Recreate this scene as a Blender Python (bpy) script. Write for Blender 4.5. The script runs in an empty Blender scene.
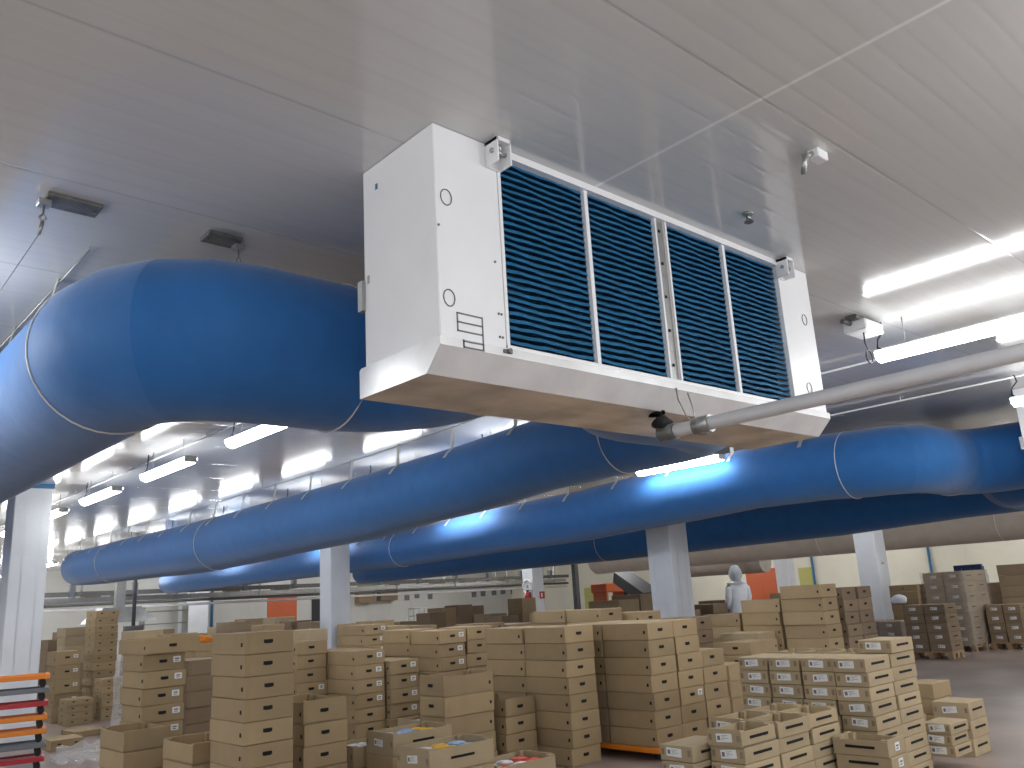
import bpy, bmesh, math, random
from mathutils import Vector, Matrix
random.seed(7)
scn = bpy.context.scene
C = scn.collection
PI = math.pi
CAMH = 1.55            # eye height
CEIL = 3.65            # ceiling height
# ---------------------------------------------------------------- camera
MR = [[0.7449136912619443, -0.6646943155349301, -0.057315438287215824],
      [-0.12303144604760033, -0.22129809072617046, 0.9674142950796147],
      [-0.655718579768746, -0.7135885522739995, -0.2466262804519346]]
F = 844.7
cd = bpy.data.cameras.new('camera'); cam = bpy.data.objects.new('camera', cd); C.objects.link(cam)
cam.matrix_world = Matrix.Translation((0, 0, CAMH)) @ Matrix(MR).transposed().to_4x4()
cd.sensor_width = 36; cd.lens = 36 * F / 1024; cd.clip_start = .05; cd.clip_end = 200
scn.camera = cam
def at(px, py, d):
    """world point seen at a photo pixel, d metres along the viewing axis"""
    v = Vector(((px - 512) / F * d, (384 - py) / F * d, -d))
    return Matrix(MR).transposed() @ v + Vector((0, 0, CAMH))

# ---------------------------------------------------------------- materials
def mat(name, col, rough=.6, metal=0, emit=None, es=0, spec=.5, noise=0, nscale=8, bump=0, bscale=60, rnd=0, sheen=0, alpha=1, trans=0):
    m = bpy.data.materials.new(name); m.use_nodes = True
    nt = m.node_tree; b = nt.nodes['Principled BSDF']; L = nt.links
    b.inputs['Base Color'].default_value = (*col, 1); b.inputs['Roughness'].default_value = rough
    b.inputs['Metallic'].default_value = metal; b.inputs['Specular IOR Level'].default_value = spec
    if sheen: b.inputs['Sheen Weight'].default_value = sheen
    if alpha < 1: b.inputs['Alpha'].default_value = alpha
    if trans: b.inputs['Transmission Weight'].default_value = trans
    if emit: b.inputs['Emission Color'].default_value = (*emit, 1); b.inputs['Emission Strength'].default_value = es
    src = None
    tc = nt.nodes.new('ShaderNodeTexCoord')
    if noise or rnd:
        hsv = nt.nodes.new('ShaderNodeHueSaturation'); hsv.inputs['Color'].default_value = (*col, 1)
        val = nt.nodes.new('ShaderNodeMath'); val.operation = 'ADD'; val.inputs[0].default_value = 1; val.inputs[1].default_value = 0
        if noise:
            n = nt.nodes.new('ShaderNodeTexNoise'); n.inputs['Scale'].default_value = nscale; n.inputs['Detail'].default_value = 5
            L.new(tc.outputs['Object'], n.inputs['Vector'])
            mr = nt.nodes.new('ShaderNodeMapRange'); mr.inputs[1].default_value = .3; mr.inputs[2].default_value = .7
            mr.inputs[3].default_value = 1 - noise; mr.inputs[4].default_value = 1 + noise
            L.new(n.outputs['Fac'], mr.inputs[0]); L.new(mr.outputs[0], val.inputs[0])
        if rnd:
            oi = nt.nodes.new('ShaderNodeObjectInfo')
            mr2 = nt.nodes.new('ShaderNodeMapRange'); mr2.inputs[3].default_value = -rnd; mr2.inputs[4].default_value = rnd
            L.new(oi.outputs['Random'], mr2.inputs[0]); L.new(mr2.outputs[0], val.inputs[1])
        L.new(val.outputs[0], hsv.inputs['Value']); L.new(hsv.outputs['Color'], b.inputs['Base Color'])
    if bump:
        n2 = nt.nodes.new('ShaderNodeTexNoise'); n2.inputs['Scale'].default_value = bscale; n2.inputs['Detail'].default_value = 4
        L.new(tc.outputs['Object'], n2.inputs['Vector'])
        bp = nt.nodes.new('ShaderNodeBump'); bp.inputs['Strength'].default_value = bump; bp.inputs['Distance'].default_value = .02
        L.new(n2.outputs['Fac'], bp.inputs['Height']); L.new(bp.outputs[0], b.inputs['Normal'])
    return m

def ceiling_mat():
    m = bpy.data.materials.new('white_ribbed_panel'); m.use_nodes = True
    nt = m.node_tree; b = nt.nodes['Principled BSDF']; L = nt.links; N = nt.nodes.new
    b.inputs['Roughness'].default_value = .125; b.inputs['Specular IOR Level'].default_value = .6
    b.inputs['Coat Weight'].default_value = .22; b.inputs['Coat Roughness'].default_value = .07
    tc = N('ShaderNodeTexCoord'); sx = N('ShaderNodeSeparateXYZ'); L.new(tc.outputs['Object'], sx.inputs[0])
    def line(sock, off, period, width):          # 1 on the line, 0 elsewhere
        a = N('ShaderNodeMath'); a.operation = 'SUBTRACT'; L.new(sock, a.inputs[0]); a.inputs[1].default_value = off - period / 2
        q = N('ShaderNodeMath'); q.operation = 'FLOORED_MODULO'; L.new(a.outputs[0], q.inputs[0]); q.inputs[1].default_value = period
        s = N('ShaderNodeMath'); s.operation = 'SUBTRACT'; L.new(q.outputs[0], s.inputs[0]); s.inputs[1].default_value = period / 2
        ab = N('ShaderNodeMath'); ab.operation = 'ABSOLUTE'; L.new(s.outputs[0], ab.inputs[0])
        r = N('ShaderNodeMapRange'); L.new(ab.outputs[0], r.inputs[0]); r.inputs[1].default_value = 0; r.inputs[2].default_value = width
        r.inputs[3].default_value = 1; r.inputs[4].default_value = 0; return r.outputs[0]
    seam = line(sx.outputs['Y'], 1.67, 1.245, .012)
    seamx = line(sx.outputs['X'], 3.15, 9.3, .018)
    rib = line(sx.outputs['Y'], 1.67, .1245, .02)
    def mx(a, b_, op='MAXIMUM'):
        q = N('ShaderNodeMath'); q.operation = op; L.new(a, q.inputs[0])
        if isinstance(b_, float): q.inputs[1].default_value = b_
        else: L.new(b_, q.inputs[1])
        return q.outputs[0]
    dk = mx(mx(seam, .26, 'MULTIPLY'), mx(rib, .035, 'MULTIPLY'))
    # streaky dirt drawn out along X
    mp = N('ShaderNodeMapping'); mp.inputs['Scale'].default_value = (.35, 5, 1); L.new(tc.outputs['Object'], mp.inputs[0])
    n = N('ShaderNodeTexNoise'); n.inputs['Scale'].default_value = 3; n.inputs['Detail'].default_value = 5; L.new(mp.outputs[0], n.inputs['Vector'])
    mr = N('ShaderNodeMapRange'); mr.inputs[3].default_value = -.05; mr.inputs[4].default_value = .09; L.new(n.outputs['Fac'], mr.inputs[0])
    dk2 = mx(dk, mr.outputs[0], 'ADD')
    mix = N('ShaderNodeMix'); mix.data_type = 'RGBA'; L.new(dk2, mix.inputs[0]); mix.inputs[6].default_value = (.72, .72, .71, 1); mix.inputs[7].default_value = (.16, .155, .15, 1)
    mix2 = N('ShaderNodeMix'); mix2.data_type = 'RGBA'; L.new(mx(seamx, 1.0, 'MULTIPLY'), mix2.inputs[0]); L.new(mix.outputs[2], mix2.inputs[6]); mix2.inputs[7].default_value = (.98, .98, .98, 1)
    L.new(mix2.outputs[2], b.inputs['Base Color'])
    hgt = mx(mx(seam, 1.0, 'MULTIPLY'), mx(rib, .35, 'MULTIPLY'))
    hg2 = mx(hgt, mx(n.outputs['Fac'], .12, 'MULTIPLY'), 'ADD')
    bp = N('ShaderNodeBump'); bp.inputs['Strength'].default_value = .22; bp.inputs['Distance'].default_value = .006; bp.invert = True
    L.new(hg2, bp.inputs['Height']); L.new(bp.outputs[0], b.inputs['Normal'])
    L.new(bp.outputs[0], b.inputs['Coat Normal'])
    return m

M = dict(
    ceiling=ceiling_mat(),
    floor=mat('worn_concrete', (.27, .21, .185), .38, noise=.22, nscale=1.2, bump=.1, bscale=20),
    wall=mat('cream_wall_panel', (.86, .82, .68), .5, noise=.05, nscale=.8),
    wallw=mat('white_wall_panel', (.68, .675, .63), .35, noise=.05, nscale=.8),
    column=mat('white_clad_column', (.74, .77, .81), .35, noise=.05, nscale=2),
    white=mat('white_painted_steel', (.86, .86, .87), .35, noise=.03, nscale=3),
    tray=mat('drain_tray_steel', (.80, .80, .80), .22, metal=.25, noise=.08, nscale=6),
    under=mat('stained_tray_bottom', (.80, .72, .64), .2, metal=.25, noise=.25, nscale=3.5),
    fin=mat('blue_coated_fin', (.010, .125, .26), .5, noise=.2, nscale=9),
    fingap=mat('dark_fin_gap', (.010, .075, .15), .7),
    steel=mat('galvanised_steel', (.38, .38, .37), .35, metal=.7, noise=.1),
    darksteel=mat('weathered_plate', (.16, .16, .155), .5, metal=.4, noise=.25, nscale=20),
    bluefab=mat('blue_duct_fabric', (.024, .145, .41), .62, noise=.07, nscale=5, bump=.3, bscale=6, sheen=.3, spec=.22),
    beigefab=mat('beige_duct_fabric', (.42, .37, .31), .7, noise=.08, nscale=3, bump=.25, bscale=5, sheen=.2),
    beigefab2=mat('dull_beige_duct_fabric', (.30, .26, .22), .7, noise=.08, nscale=3),
    cord=mat('white_cord', (.75, .73, .68), .6),
    lamp=mat('lit_diffuser', (1, 1, 1), .4, emit=(.97, .99, 1), es=24),
    housing=mat('grey_lamp_housing', (.5, .5, .5), .5),
    black=mat('black_rubber', (.012, .012, .014), .6),
    pipe=mat('white_pvc', (.92, .92, .93), .3, noise=.05, nscale=6),
    card=mat('brown_cardboard', (.345, .250, .138), .85, noise=.06, nscale=5, rnd=.12),
    cardin=mat('cardboard_inside', (.27, .20, .115), .85, noise=.06, nscale=5),
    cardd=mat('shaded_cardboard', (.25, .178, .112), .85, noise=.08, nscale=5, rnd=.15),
    cardp=mat('pale_cardboard', (.40, .31, .19), .85, noise=.06, nscale=5, rnd=.10),
    hole=mat('hand_hole_dark', (.006, .006, .006), .9),
    paper=mat('white_paper', (.74, .74, .73), .6),
    ink=mat('grey_print', (.16, .16, .17), .7),
    wrap=mat('stretch_film', (.75, .75, .77), .16, alpha=.33, bump=.9, bscale=9, spec=.9),
    wrapd=mat('grey_stretch_film', (.60, .57, .55), .18, alpha=.25, bump=.9, bscale=9, spec=.9),
    orange=mat('orange_plastic', (.80, .24, .02), .45),
    red=mat('red_paint', (.45, .02, .03), .4),
    doorc=mat('orange_red_door', (.62, .13, .04), .5),
    grey=mat('grey_plastic', (.17, .18, .20), .5),
    blue=mat('blue_plastic', (.015, .04, .14), .5),
    bluep=mat('blue_pipe', (.03, .16, .33), .45),
    wood=mat('pallet_wood', (.38, .26, .15), .8, noise=.2, nscale=6),
    yellow=mat('yellow_green_panel', (.55, .53, .18), .6),
    dark=mat('dark_machine_paint', (.03, .03, .035), .5),
    coat=mat('white_work_coat', (.86, .89, .93), .8, noise=.05),
    skin=mat('skin', (.52, .30, .21), .55),
    trous=mat('pale_work_trousers', (.55, .58, .62), .8),
)

# ---------------------------------------------------------------- mesh helpers
def box_bm(bm, x0, y0, z0, x1, y1, z1, mi=0, bev=0):
    vs = [bm.verts.new((x, y, z)) for z in (z0, z1) for y in (y0, y1) for x in (x0, x1)]
    fs = []
    for q in ((0, 2, 3, 1), (4, 5, 7, 6), (0, 1, 5, 4), (2, 6, 7, 3), (0, 4, 6, 2), (1, 3, 7, 5)):
        f = bm.faces.new([vs[i] for i in q]); f.material_index = mi; fs.append(f)
    if bev:
        es = list({e for f in fs for e in f.edges})
        r = bmesh.ops.bevel(bm, geom=es, offset=bev, segments=1, affect='EDGES')
        for f in r['faces']: f.material_index = mi
    return vs
def tube_bm(bm, pts, r, n=8, mi=0, cap=True, smooth=True, sharp=False):
    """sweep a ring of radius r (or a list of radii) along pts with mitred joints"""
    pts = [Vector(p) for p in pts]; rings = []
    up = Vector((0, 0, 1))
    for i, p in enumerate(pts):
        if i == 0: t = pts[1] - p
        elif i == len(pts) - 1: t = p - pts[i - 1]
        else: t = (pts[i + 1] - p).normalized() + (p - pts[i - 1]).normalized()
        t.normalize()
        ref = up if abs(t.z) < .95 else Vector((0, 1, 0))
        s = t.cross(ref).normalized(); u = s.cross(t).normalized()
        k = 1
        if 0 < i < len(pts) - 1:
            c = t.dot((p - pts[i - 1]).normalized()); k = 1 / max(c, .5)
        rr = r[i] if isinstance(r, (list, tuple)) else r
        rings.append([bm.verts.new(p + s * (rr * k * math.cos(2 * PI * j / n)) + u * (rr * math.sin(2 * PI * j / n))) for j in range(n)])
    for a, b in zip(rings, rings[1:]):
        for j in range(n):
            f = bm.faces.new((a[j], a[(j + 1) % n], b[(j + 1) % n], b[j])); f.smooth = smooth; f.material_index = mi
    if sharp:
        for rg in rings[1:-1]:
            for j in range(n):
                e = bm.edges.get((rg[j], rg[(j + 1) % n]))
                if e: e.smooth = False
    if cap:
        for rg, fl in ((rings[0], False), (rings[-1], True)):
            f = bm.faces.new(rg if fl else rg[::-1]); f.material_index = mi
    return rings
def obj(name, bm, m, parent=None, loc=None):
    bmesh.ops.recalc_face_normals(bm, faces=bm.faces)
    me = bpy.data.meshes.new(name); bm.to_mesh(me); bm.free()
    for x in (m if isinstance(m, (list, tuple)) else [m]): me.materials.append(M[x] if isinstance(x, str) else x)
    o = bpy.data.objects.new(name, me); C.objects.link(o)
    if parent: o.parent = parent
    if loc is not None: o.location = loc
    return o
def inst(name, me, parent=None, loc=(0, 0, 0)):
    o = bpy.data.objects.new(name, me); C.objects.link(o); o.location = loc
    if parent: o.parent = parent
    return o
def tag(o, label, cat, group=None, kind=None):
    o['label'] = label; o['category'] = cat
    if group: o['group'] = group
    if kind: o['kind'] = kind
    return o
def thing(name, label, cat, loc=(0, 0, 0), rz=0, group=None):
    o = bpy.data.objects.new(name, None); C.objects.link(o); o.location = loc; o.rotation_euler.z = rz
    o.empty_display_size = .1
    return tag(o, label, cat, group)
def struct(name, bm, m, parent=None):
    o = obj(name, bm, m, parent)
    if not parent: o['kind'] = 'structure'
    return o
def BM(): return bmesh.new()
ORD = ['topmost', 'second', 'third', 'fourth', 'fifth', 'sixth', 'seventh', 'eighth', 'ninth', 'tenth', 'eleventh', 'twelfth', 'thirteenth', 'fourteenth', 'fifteenth']

# ---------------------------------------------------------------- room
X0, Y0, X1, Y1 = -9, -9, 33, 37
b = BM(); box_bm(b, X0, Y0, -.2, X1 + .3, Y1 + .3, 0); struct('floor', b, 'floor')
b = BM(); box_bm(b, X0, Y0, CEIL, X1 + .3, Y1 + .3, CEIL + .2); struct('ceiling', b, 'ceiling')
b = BM(); box_bm(b, X0, Y1, 0, X1 + .3, Y1 + .2, CEIL)
for k in range(34): box_bm(b, X0 + k * 1.25, Y1 - .006, 0, X0 + k * 1.25 + .02, Y1, CEIL)
struct('wall_back', b, 'wallw')
b = BM(); box_bm(b, X1, Y0, 0, X1 + .2, Y1, CEIL)
for k in range(37): box_bm(b, X1 - .006, Y0 + k * 1.25, 0, X1, Y0 + k * 1.25 + .02, CEIL)
struct('wall_right', b, 'wall')
def column(x, y, w=.5, trim=False):
    b = BM(); box_bm(b, x - w / 2, y - w / 2, 0, x + w / 2, y + w / 2, CEIL, bev=.012)
    for s in (-1, 1):
        for q in (-.09, .12):
            box_bm(b, x + q, y - w / 2 - .001, .25, x + q + .004, y - w / 2, CEIL)
            box_bm(b, x - w / 2 - .001, y + q, .25, x - w / 2, y + q + .004, CEIL)
    o = struct('column', b, 'column')
    if trim:
        b = BM(); box_bm(b, x - w / 2 - .02, y - w / 2 - .02, CEIL - .07, x + w / 2 + .02, y + w / 2 + .02, CEIL - .001); obj('ceiling_collar', b, 'bluep', o)
    b = BM(); box_bm(b, x - w / 2 - .012, y - w / 2 - .012, 0, x + w / 2 + .012, y + w / 2 + .012, .25); obj('plinth', b, 'column', o)
    return o
column(3.18, 14.45, .5, True); column(9.6, 16.44, .47); column(20.0, 21.3, .5); column(11.85, 9.2, .5); column(28, 16.6, .5); column(19.7, 9.4, .5)

# ---------------------------------------------------------------- ducts
def arc_path(corners, rad, seg):
    """polyline through corners with gored elbows"""
    out = [Vector(corners[0])]
    for i in range(1, len(corners) - 1):
        p = Vector(corners[i]); a = (Vector(corners[i - 1]) - p).normalized(); c = (Vector(corners[i + 1]) - p).normalized()
        for k in range(seg + 1):
            t = k / seg * PI / 2
            out.append(p + a * rad * (1 - math.sin(t)) + c * rad * (1 - math.cos(t)))
    out.append(Vector(corners[-1])); return out
def ring_bm(bm, c, axis, r, w=.006, n=40):
    pts = []
    for j in range(n + 1):
        t = 2 * PI * j / n
        pts.append(Vector(c) + (Vector((math.cos(t), 0, math.sin(t))) if axis == 'Y' else Vector((0, math.cos(t), math.sin(t)))) * r)
    tube_bm(bm, pts, w, 5, cap=False)
def duct(x, z, outlet, yend, label, fab='bluefab', r=.42, ys=4.37, hang0=5.6, rings=(), endmat=None, ub=3.307, cord=True, prof=None):
    root = thing('fabric_duct', label, 'air duct', (x, ys, CAMH + z), 0, 'inflated fabric air ducts')
    cz = 0; zz = CAMH + z
    path = [(outlet - x, ub - ys - .0, cz), (outlet - x, 0, cz), (0, 0, cz)] + [(0, yend - ys, cz)]
    pts = arc_path(path, .54, 4)
    prof = prof or [(0, z, r), (40, z, r)]
    def pf(yw):
        if yw <= prof[0][0]: return prof[0][1] - z, prof[0][2]
        for (a, za, ra), (c, zc, rc) in zip(prof, prof[1:]):
            if yw <= c:
                t = (yw - a) / (c - a); t = t * t * (3 - 2 * t); return za + (zc - za) * t - z, ra + (rc - ra) * t
        return prof[-1][1] - z, prof[-1][2]
    # long run: intermediate rings so that the cloth sags a little between hangers
    last = pts[-1]; pts = pts[:-1]; rr = [r] * len(pts)
    rr[0] = r * .97
    y = pts[-1].y + .55
    while y < last.y - .4:
        zo, rq = pf(y + ys); pts.append(Vector((0, y, zo + .004 * math.sin(y * 5.7)))); rr.append(rq * (1 + .006 * math.sin(y * 2.3)))
        y += 1.1
    zo, re = pf(last.y + ys); last = Vector((0, last.y, zo)); pts += [last]; rr += [re]
    pts += [last + Vector((0, .1, 0)), last + Vector((0, .16, 0))]; rr += [re * .86, re * .3]
    b = BM(); rg = tube_bm(b, pts, rr, 40)
    ne = 9
    for k in (2, 3, 4, 7, 8, 9):
        for j in range(40):
            e = b.edges.get((rg[k][j], rg[k][(j + 1) % 40]))
            if e and k in (3, 8): e.smooth = False
    obj('duct_sleeve', b, fab, root)
    for q in rings:                     # zip rings
        b = BM()
        if q[0] == 'Y': zo, rq = pf(q[1]); ring_bm(b, (0, q[1] - ys, zo), 'Y', rq + .005, .006)
        elif q[0] == 'O': ring_bm(b, (outlet - x, q[1] - ys, 0), 'Y', r + .004, .009)
        else: ring_bm(b, (q[1] - x, 0, 0), 'X', r + .004, .006)
        obj('zip_ring', b, 'cord', root)
    if cord:                            # straps from the cloth to the wire
        y = hang0
        while y < yend:
            b = BM(); k = y - ys; zo, rq = pf(y)
            a = math.radians(122)
            pl = [Vector((math.cos(q) * (rq + .012), k, zo + math.sin(q) * (rq + .012))) for q in (a + .42, a + .21, a)] + [Vector((math.cos(a) * rq * .8, k + .03, zo + rq + .22))]
            d = Vector((0, .03, 0)); vs = [(b.verts.new(v - d), b.verts.new(v + d)) for v in pl]
            for v0, v1 in zip(vs, vs[1:]): b.faces.new((v0[0], v0[1], v1[1], v1[0]))
            bmesh.ops.solidify(b, geom=b.faces[:], thickness=.01)
            obj('hanger_strap', b, 'cord', root)
            y += 1.1
        b = BM(); wl = []; k = hang0 - .6
        while k < yend + .2: zo, rq = pf(k); wl.append((math.cos(math.radians(122)) * rq * .8, k - ys, min(zo + rq + .2, CEIL - zz - .02))); k += 1.1
        tube_bm(b, wl, .006, 5)
        for p_ in wl[::3]: tube_bm(b, [p_, (p_[0], p_[1], CEIL - zz)], .003, 4)
        obj('suspension_wire', b, 'steel', root)
    else:
        pass
    return root
d1 = duct(1.47, 1.49, 3.05, 25.5, 'wide blue fabric duct bending from the back of the hanging cooler to the lower left', rings=(('Y', 4.97), ('O', 3.62), ('X', 2.55)), r=.45, hang0=5.5)
d2 = duct(6.2, 1.49, 4.40, 22.7, 'long blue fabric duct with white hanger straps crossing behind the hanging cooler', r=.385, ys=4.06, rings=(('Y', 5.2), ('Y', 14.5), ('O', 3.62), ('Y', 20)), hang0=6.5, prof=[(5, 1.49, .385), (6.3, 1.46, .385), (7.7, 1.38, .40), (10, 1.30, .43), (15, 1.24, .46), (20, 1.30, .44), (23.9, 1.36, .41)])
d3 = duct(10.55, 1.42, 12.13, 28.5, 'blue fabric duct lit by a lamp, its elbow turning to the right-hand white column', r=.43, rings=(('Y', 5.1), ('Y', 15.2), ('X', 11.75)), hang0=5.6, prof=[(4.9, 1.42, .43), (6, 1.49, .43), (7.5, 1.41, .43), (10.5, 1.29, .42), (16.5, 1.17, .37), (28.5, 1.18, .37)])
d4 = duct(15.0, 1.28, 13.45, 24, 'shaded blue fabric duct lowest and behind the lamp-lit blue duct', r=.40, rings=(('Y', 13.4),), hang0=6.3, prof=[(5, 1.28, .40), (8, 1.21, .43), (13.5, 1.15, .42), (24, 1.09, .34)])
d5 = duct(22.5, 1.14, 24.0, 20.6, 'long beige fabric duct under the blue ducts at the right', 'beigefab', r=.46, rings=(('Y', 7.4), ('Y', 12.0)), hang0=6.5, cord=False)
d6 = duct(27.0, .86, 28.4, 20.2, 'dull beige fabric duct hanging lower behind the long beige one', 'beigefab2', r=.44, ys=18.6, ub=17.6, rings=(), cord=False)

# loose strap pieces on the first duct elbow
for q, (dx, dz, sx) in enumerate(((1.13, .2, .012), (1.6, .22, .012))):
    b = BM()
    yy = -math.sqrt(.43 ** 2 - dz ** 2)
    vs = []
    for k in range(5):
        z = dz + .10 - k * .05; y = -math.sqrt(max(.435 ** 2 - z * z, 0))
        vs.append((b.verts.new((dx - .018, y, z)), b.verts.new((dx + .018, y, z))))
    for a, c in zip(vs, vs[1:]): b.faces.new((a[0], a[1], c[1], c[0]))
    vs2 = [b.verts.new(v) for v in ((dx - .035, yy - .01, dz - .12), (dx + .035, yy - .01, dz - .12), (dx + .035, yy - .01, dz - .10), (dx - .035, yy - .01, dz - .10))]
    b.faces.new(vs2)
    bmesh.ops.solidify(b, geom=b.faces[:], thickness=.006)
    obj('strap_tab', b, 'cord', d1)

# ---------------------------------------------------------------- ceiling coolers
def cooler(x, label, detail=True):
    W, D, HZ = 3.25, .58, 1.0
    y0 = 2.69; root = thing('evaporator_cooler', label, 'air cooler', (x, y0, 0), 0, 'ceiling mounted coolers')
    zt = CEIL - .002; zb = CAMH + 1.085
    gx0, gx1, gz0, gz1 = .375, 2.87, CAMH + 1.09, CEIL - .028
    # casing: back, ends, top strip, recess
    b = BM()
    box_bm(b, 0, 0, zb, gx0, D, zt, bev=.004); box_bm(b, gx1, 0, zb, W, D, zt, bev=.004)
    box_bm(b, gx0, 0, gz1, gx1, D, zt); box_bm(b, gx0, .13, zb, gx1, D, gz1, bev=0)
    obj('casing', b, 'white', root)
    # tray
    b = BM()
    z1, z0 = CAMH + 1.09, CAMH + .945
    prof = [(-.012, z1), (-.012, z1 - .04), (.09, z0), (D + .035, z0), (D + .035, z1 - .01), (D + .02, z1)]
    for i, (x_, s) in enumerate(((-.012, 1), (W + .012, 1))): pass
    A = [b.verts.new((-.012, y, z)) for y, z in prof]; Bv = [b.verts.new((W + .012, y, z)) for y, z in prof]
    b.faces.new(A); b.faces.new(Bv[::-1])
    for i in range(len(prof)):
        f = b.faces.new((A[i], A[(i + 1) % 6], Bv[(i + 1) % 6], Bv[i])); f.material_index = 1 if i == 2 else 0
    obj('drain_tray', b, ['tray', 'under'], root)
    # coil
    b = BM(); box_bm(b, gx0, .115, gz0, gx1, .128, gz1)
    obj('coil_core', b, 'fingap', root)
    b = BM(); nf = 28
    for sec in range(4):
        sx0 = gx0 + (gx1 - gx0) * sec / 4 + .012; sx1 = gx0 + (gx1 - gx0) * (sec + 1) / 4 - .012
        for k in range(nf):
            z = gz0 + (k + .5) * (gz1 - gz0) / nf
            rows = []
            for j in range(19):
                t = j / 18; xx = sx0 + (sx1 - sx0) * t
                wob = .0025 * math.sin(xx * 19 + k * .9) + .0015 * math.sin(xx * 47 + k * 2)
                rows.append([b.verts.new((xx, .022, z - .012 + wob)), b.verts.new((xx, .11, z + .02 + wob * .4)), b.verts.new((xx, .03, z + .008 + wob))])
            for a, c in zip(rows, rows[1:]):
                b.faces.new((a[0], c[0], c[1], a[1])); b.faces.new((a[2], c[2], c[1], a[1])); b.faces.new((a[0], c[0], c[2], a[2]))
    obj('coil_fins', b, 'fin', root)
    b = BM()
    for sec in (1, 3): box_bm(b, gx0 + (gx1 - gx0) * sec / 4 - .013, .004, gz0, gx0 + (gx1 - gx0) * sec / 4 + .013, .03, gz1)
    box_bm(b, gx0, -.004, gz0, gx0 + .018, .03, gz1); box_bm(b, gx1 - .018, -.004, gz0, gx1, .03, gz1)
    box_bm(b, gx0, -.008, gz0 - .005, gx1, .03, gz0 + .018)
    box_bm(b, gx0, -.012, gz1 - .012, gx1, .03, zt)
    obj('grille_frame', b, 'white', root)
    xc = (gx0 + gx1) / 2
    b = BM(); box_bm(b, xc - .055, .002, gz0, xc - .04, .03, gz1); box_bm(b, xc + .04, .002, gz0, xc + .055, .03, gz1); box_bm(b, xc - .04, .02, gz0, xc + .04, .04, gz1, mi=1)
    for k in range(5): box_bm(b, xc - .006, .012, gz0 + .1 + k * .2, xc + .006, .02, gz0 + .115 + k * .2, mi=2)
    obj('center_mullion', b, ['white', 'steel', 'black'], root)
    # brackets
    for bx in (gx0 - .02, gx1 + .02):
        b = BM(); box_bm(b, bx - .05, -.09, zt - .13, bx - .04, -.001, zt, bev=.002); box_bm(b, bx + .03, -.09, zt - .13, bx + .04, -.001, zt, bev=.002)
        box_bm(b, bx - .05, -.09, zt - .02, bx + .04, -.001, zt); box_bm(b, bx - .04, -.012, zt - .13, bx + .03, -.001, zt)
        tube_bm(b, [(bx - .06, -.055, zt - .065), (bx + .05, -.055, zt - .065)], .012, 8, 1)
        tube_bm(b, [(bx - .005, -.055, zt - .06), (bx - .005, -.055, zt - .001)], .01, 8, 1)
        obj('mounting_bracket', b, ['white', 'steel'], root)
    # knock-out circles, screws
    for cx, cz in ((.05 + .01, CAMH + 1.745), (.055, CAMH + 1.27), (3.13, CAMH + 1.73), (3.06, CAMH + 1.24)):
        b = BM(); pts = [(cx + .03 * math.cos(t * PI / 12), -.002, cz + .038 * math.sin(t * PI / 12)) for t in range(25)]
        tube_bm(b, pts, .0028, 5, cap=False); obj('knockout_ring', b, 'darksteel', root)
    # printed service diagram at the lower left of the end panel
    b = BM()
    def bar(xa, za, xb, zb_, w=.0035):
        box_bm(b, min(xa, xb) - w, -.002, min(za, zb_) - w, max(xa, xb) + w, -.0005, max(za, zb_) + w)
    zz = CAMH
    for k in range(4): bar(.095, zz + 1.21 - k * .04, .235, zz + 1.21 - k * .04)
    bar(.095, zz + 1.13, .095, zz + 1.21); bar(.235, zz + 1.09 + .005, .235, zz + 1.21)
    obj('service_diagram', b, 'ink', root)
    b = BM()
    def bar2(xa, za, xb, zb_, w=.0035):
        box_bm(b, min(xa, xb) - w, -.0145, min(za, zb_) - w, max(xa, xb) + w, -.0125, max(za, zb_) + w)
    bar2(.115, zz + 1.055, .225, zz + 1.055); bar2(.115, zz + 1.082, .225, zz + 1.082); bar2(.115, zz + 1.055, .115, zz + 1.085); bar2(.225, zz + 1.055, .225, zz + 1.085)
    obj('service_diagram', b, 'ink', root)
    b = BM()
    for cx, cz in ((.335, 1.25), (.352, 1.25), (.335, 1.14), (.352, 1.14), (.33, 1.5), (.012, 1.6)):
        tube_bm(b, [(cx, 0, CAMH + cz), (cx, -.004, CAMH + cz)], .006, 8)
    obj('panel_screw', b, 'darksteel', root)
    b = BM(); tube_bm(b, [(.37, -.012, zz + 1.075), (.37, -.03, zz + 1.075)], .012, 8); box_bm(b, .34, -.02, zz + 1.065, .39, -.012, zz + 1.08); obj('panel_latch', b, 'darksteel', root)
    b = BM(); box_bm(b, -.0015, .45, CEIL - .14, .0005, .47, CEIL - .11); obj('maker_badge', b, 'bluep', root)
    b = BM(); box_bm(b, -.003, D - .045, zz + 1.5, 0, D - .03, zz + 1.54); box_bm(b, -.02, D - .01, zz + 1.37, .012, D + .03, zz + 1.52); obj('side_clip', b, 'steel', root)
    return root
cooler(2.08, 'white ceiling cooler with blue fins hanging at the centre, four fin sections')
_v = at(1011, 402, 1) - Vector((0, 0, CAMH)); UX = _v.x / _v.y * 3.31
print('UX', UX)
cooler(UX, 'white end of a second ceiling cooler at the right edge beside a lamp')

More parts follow.
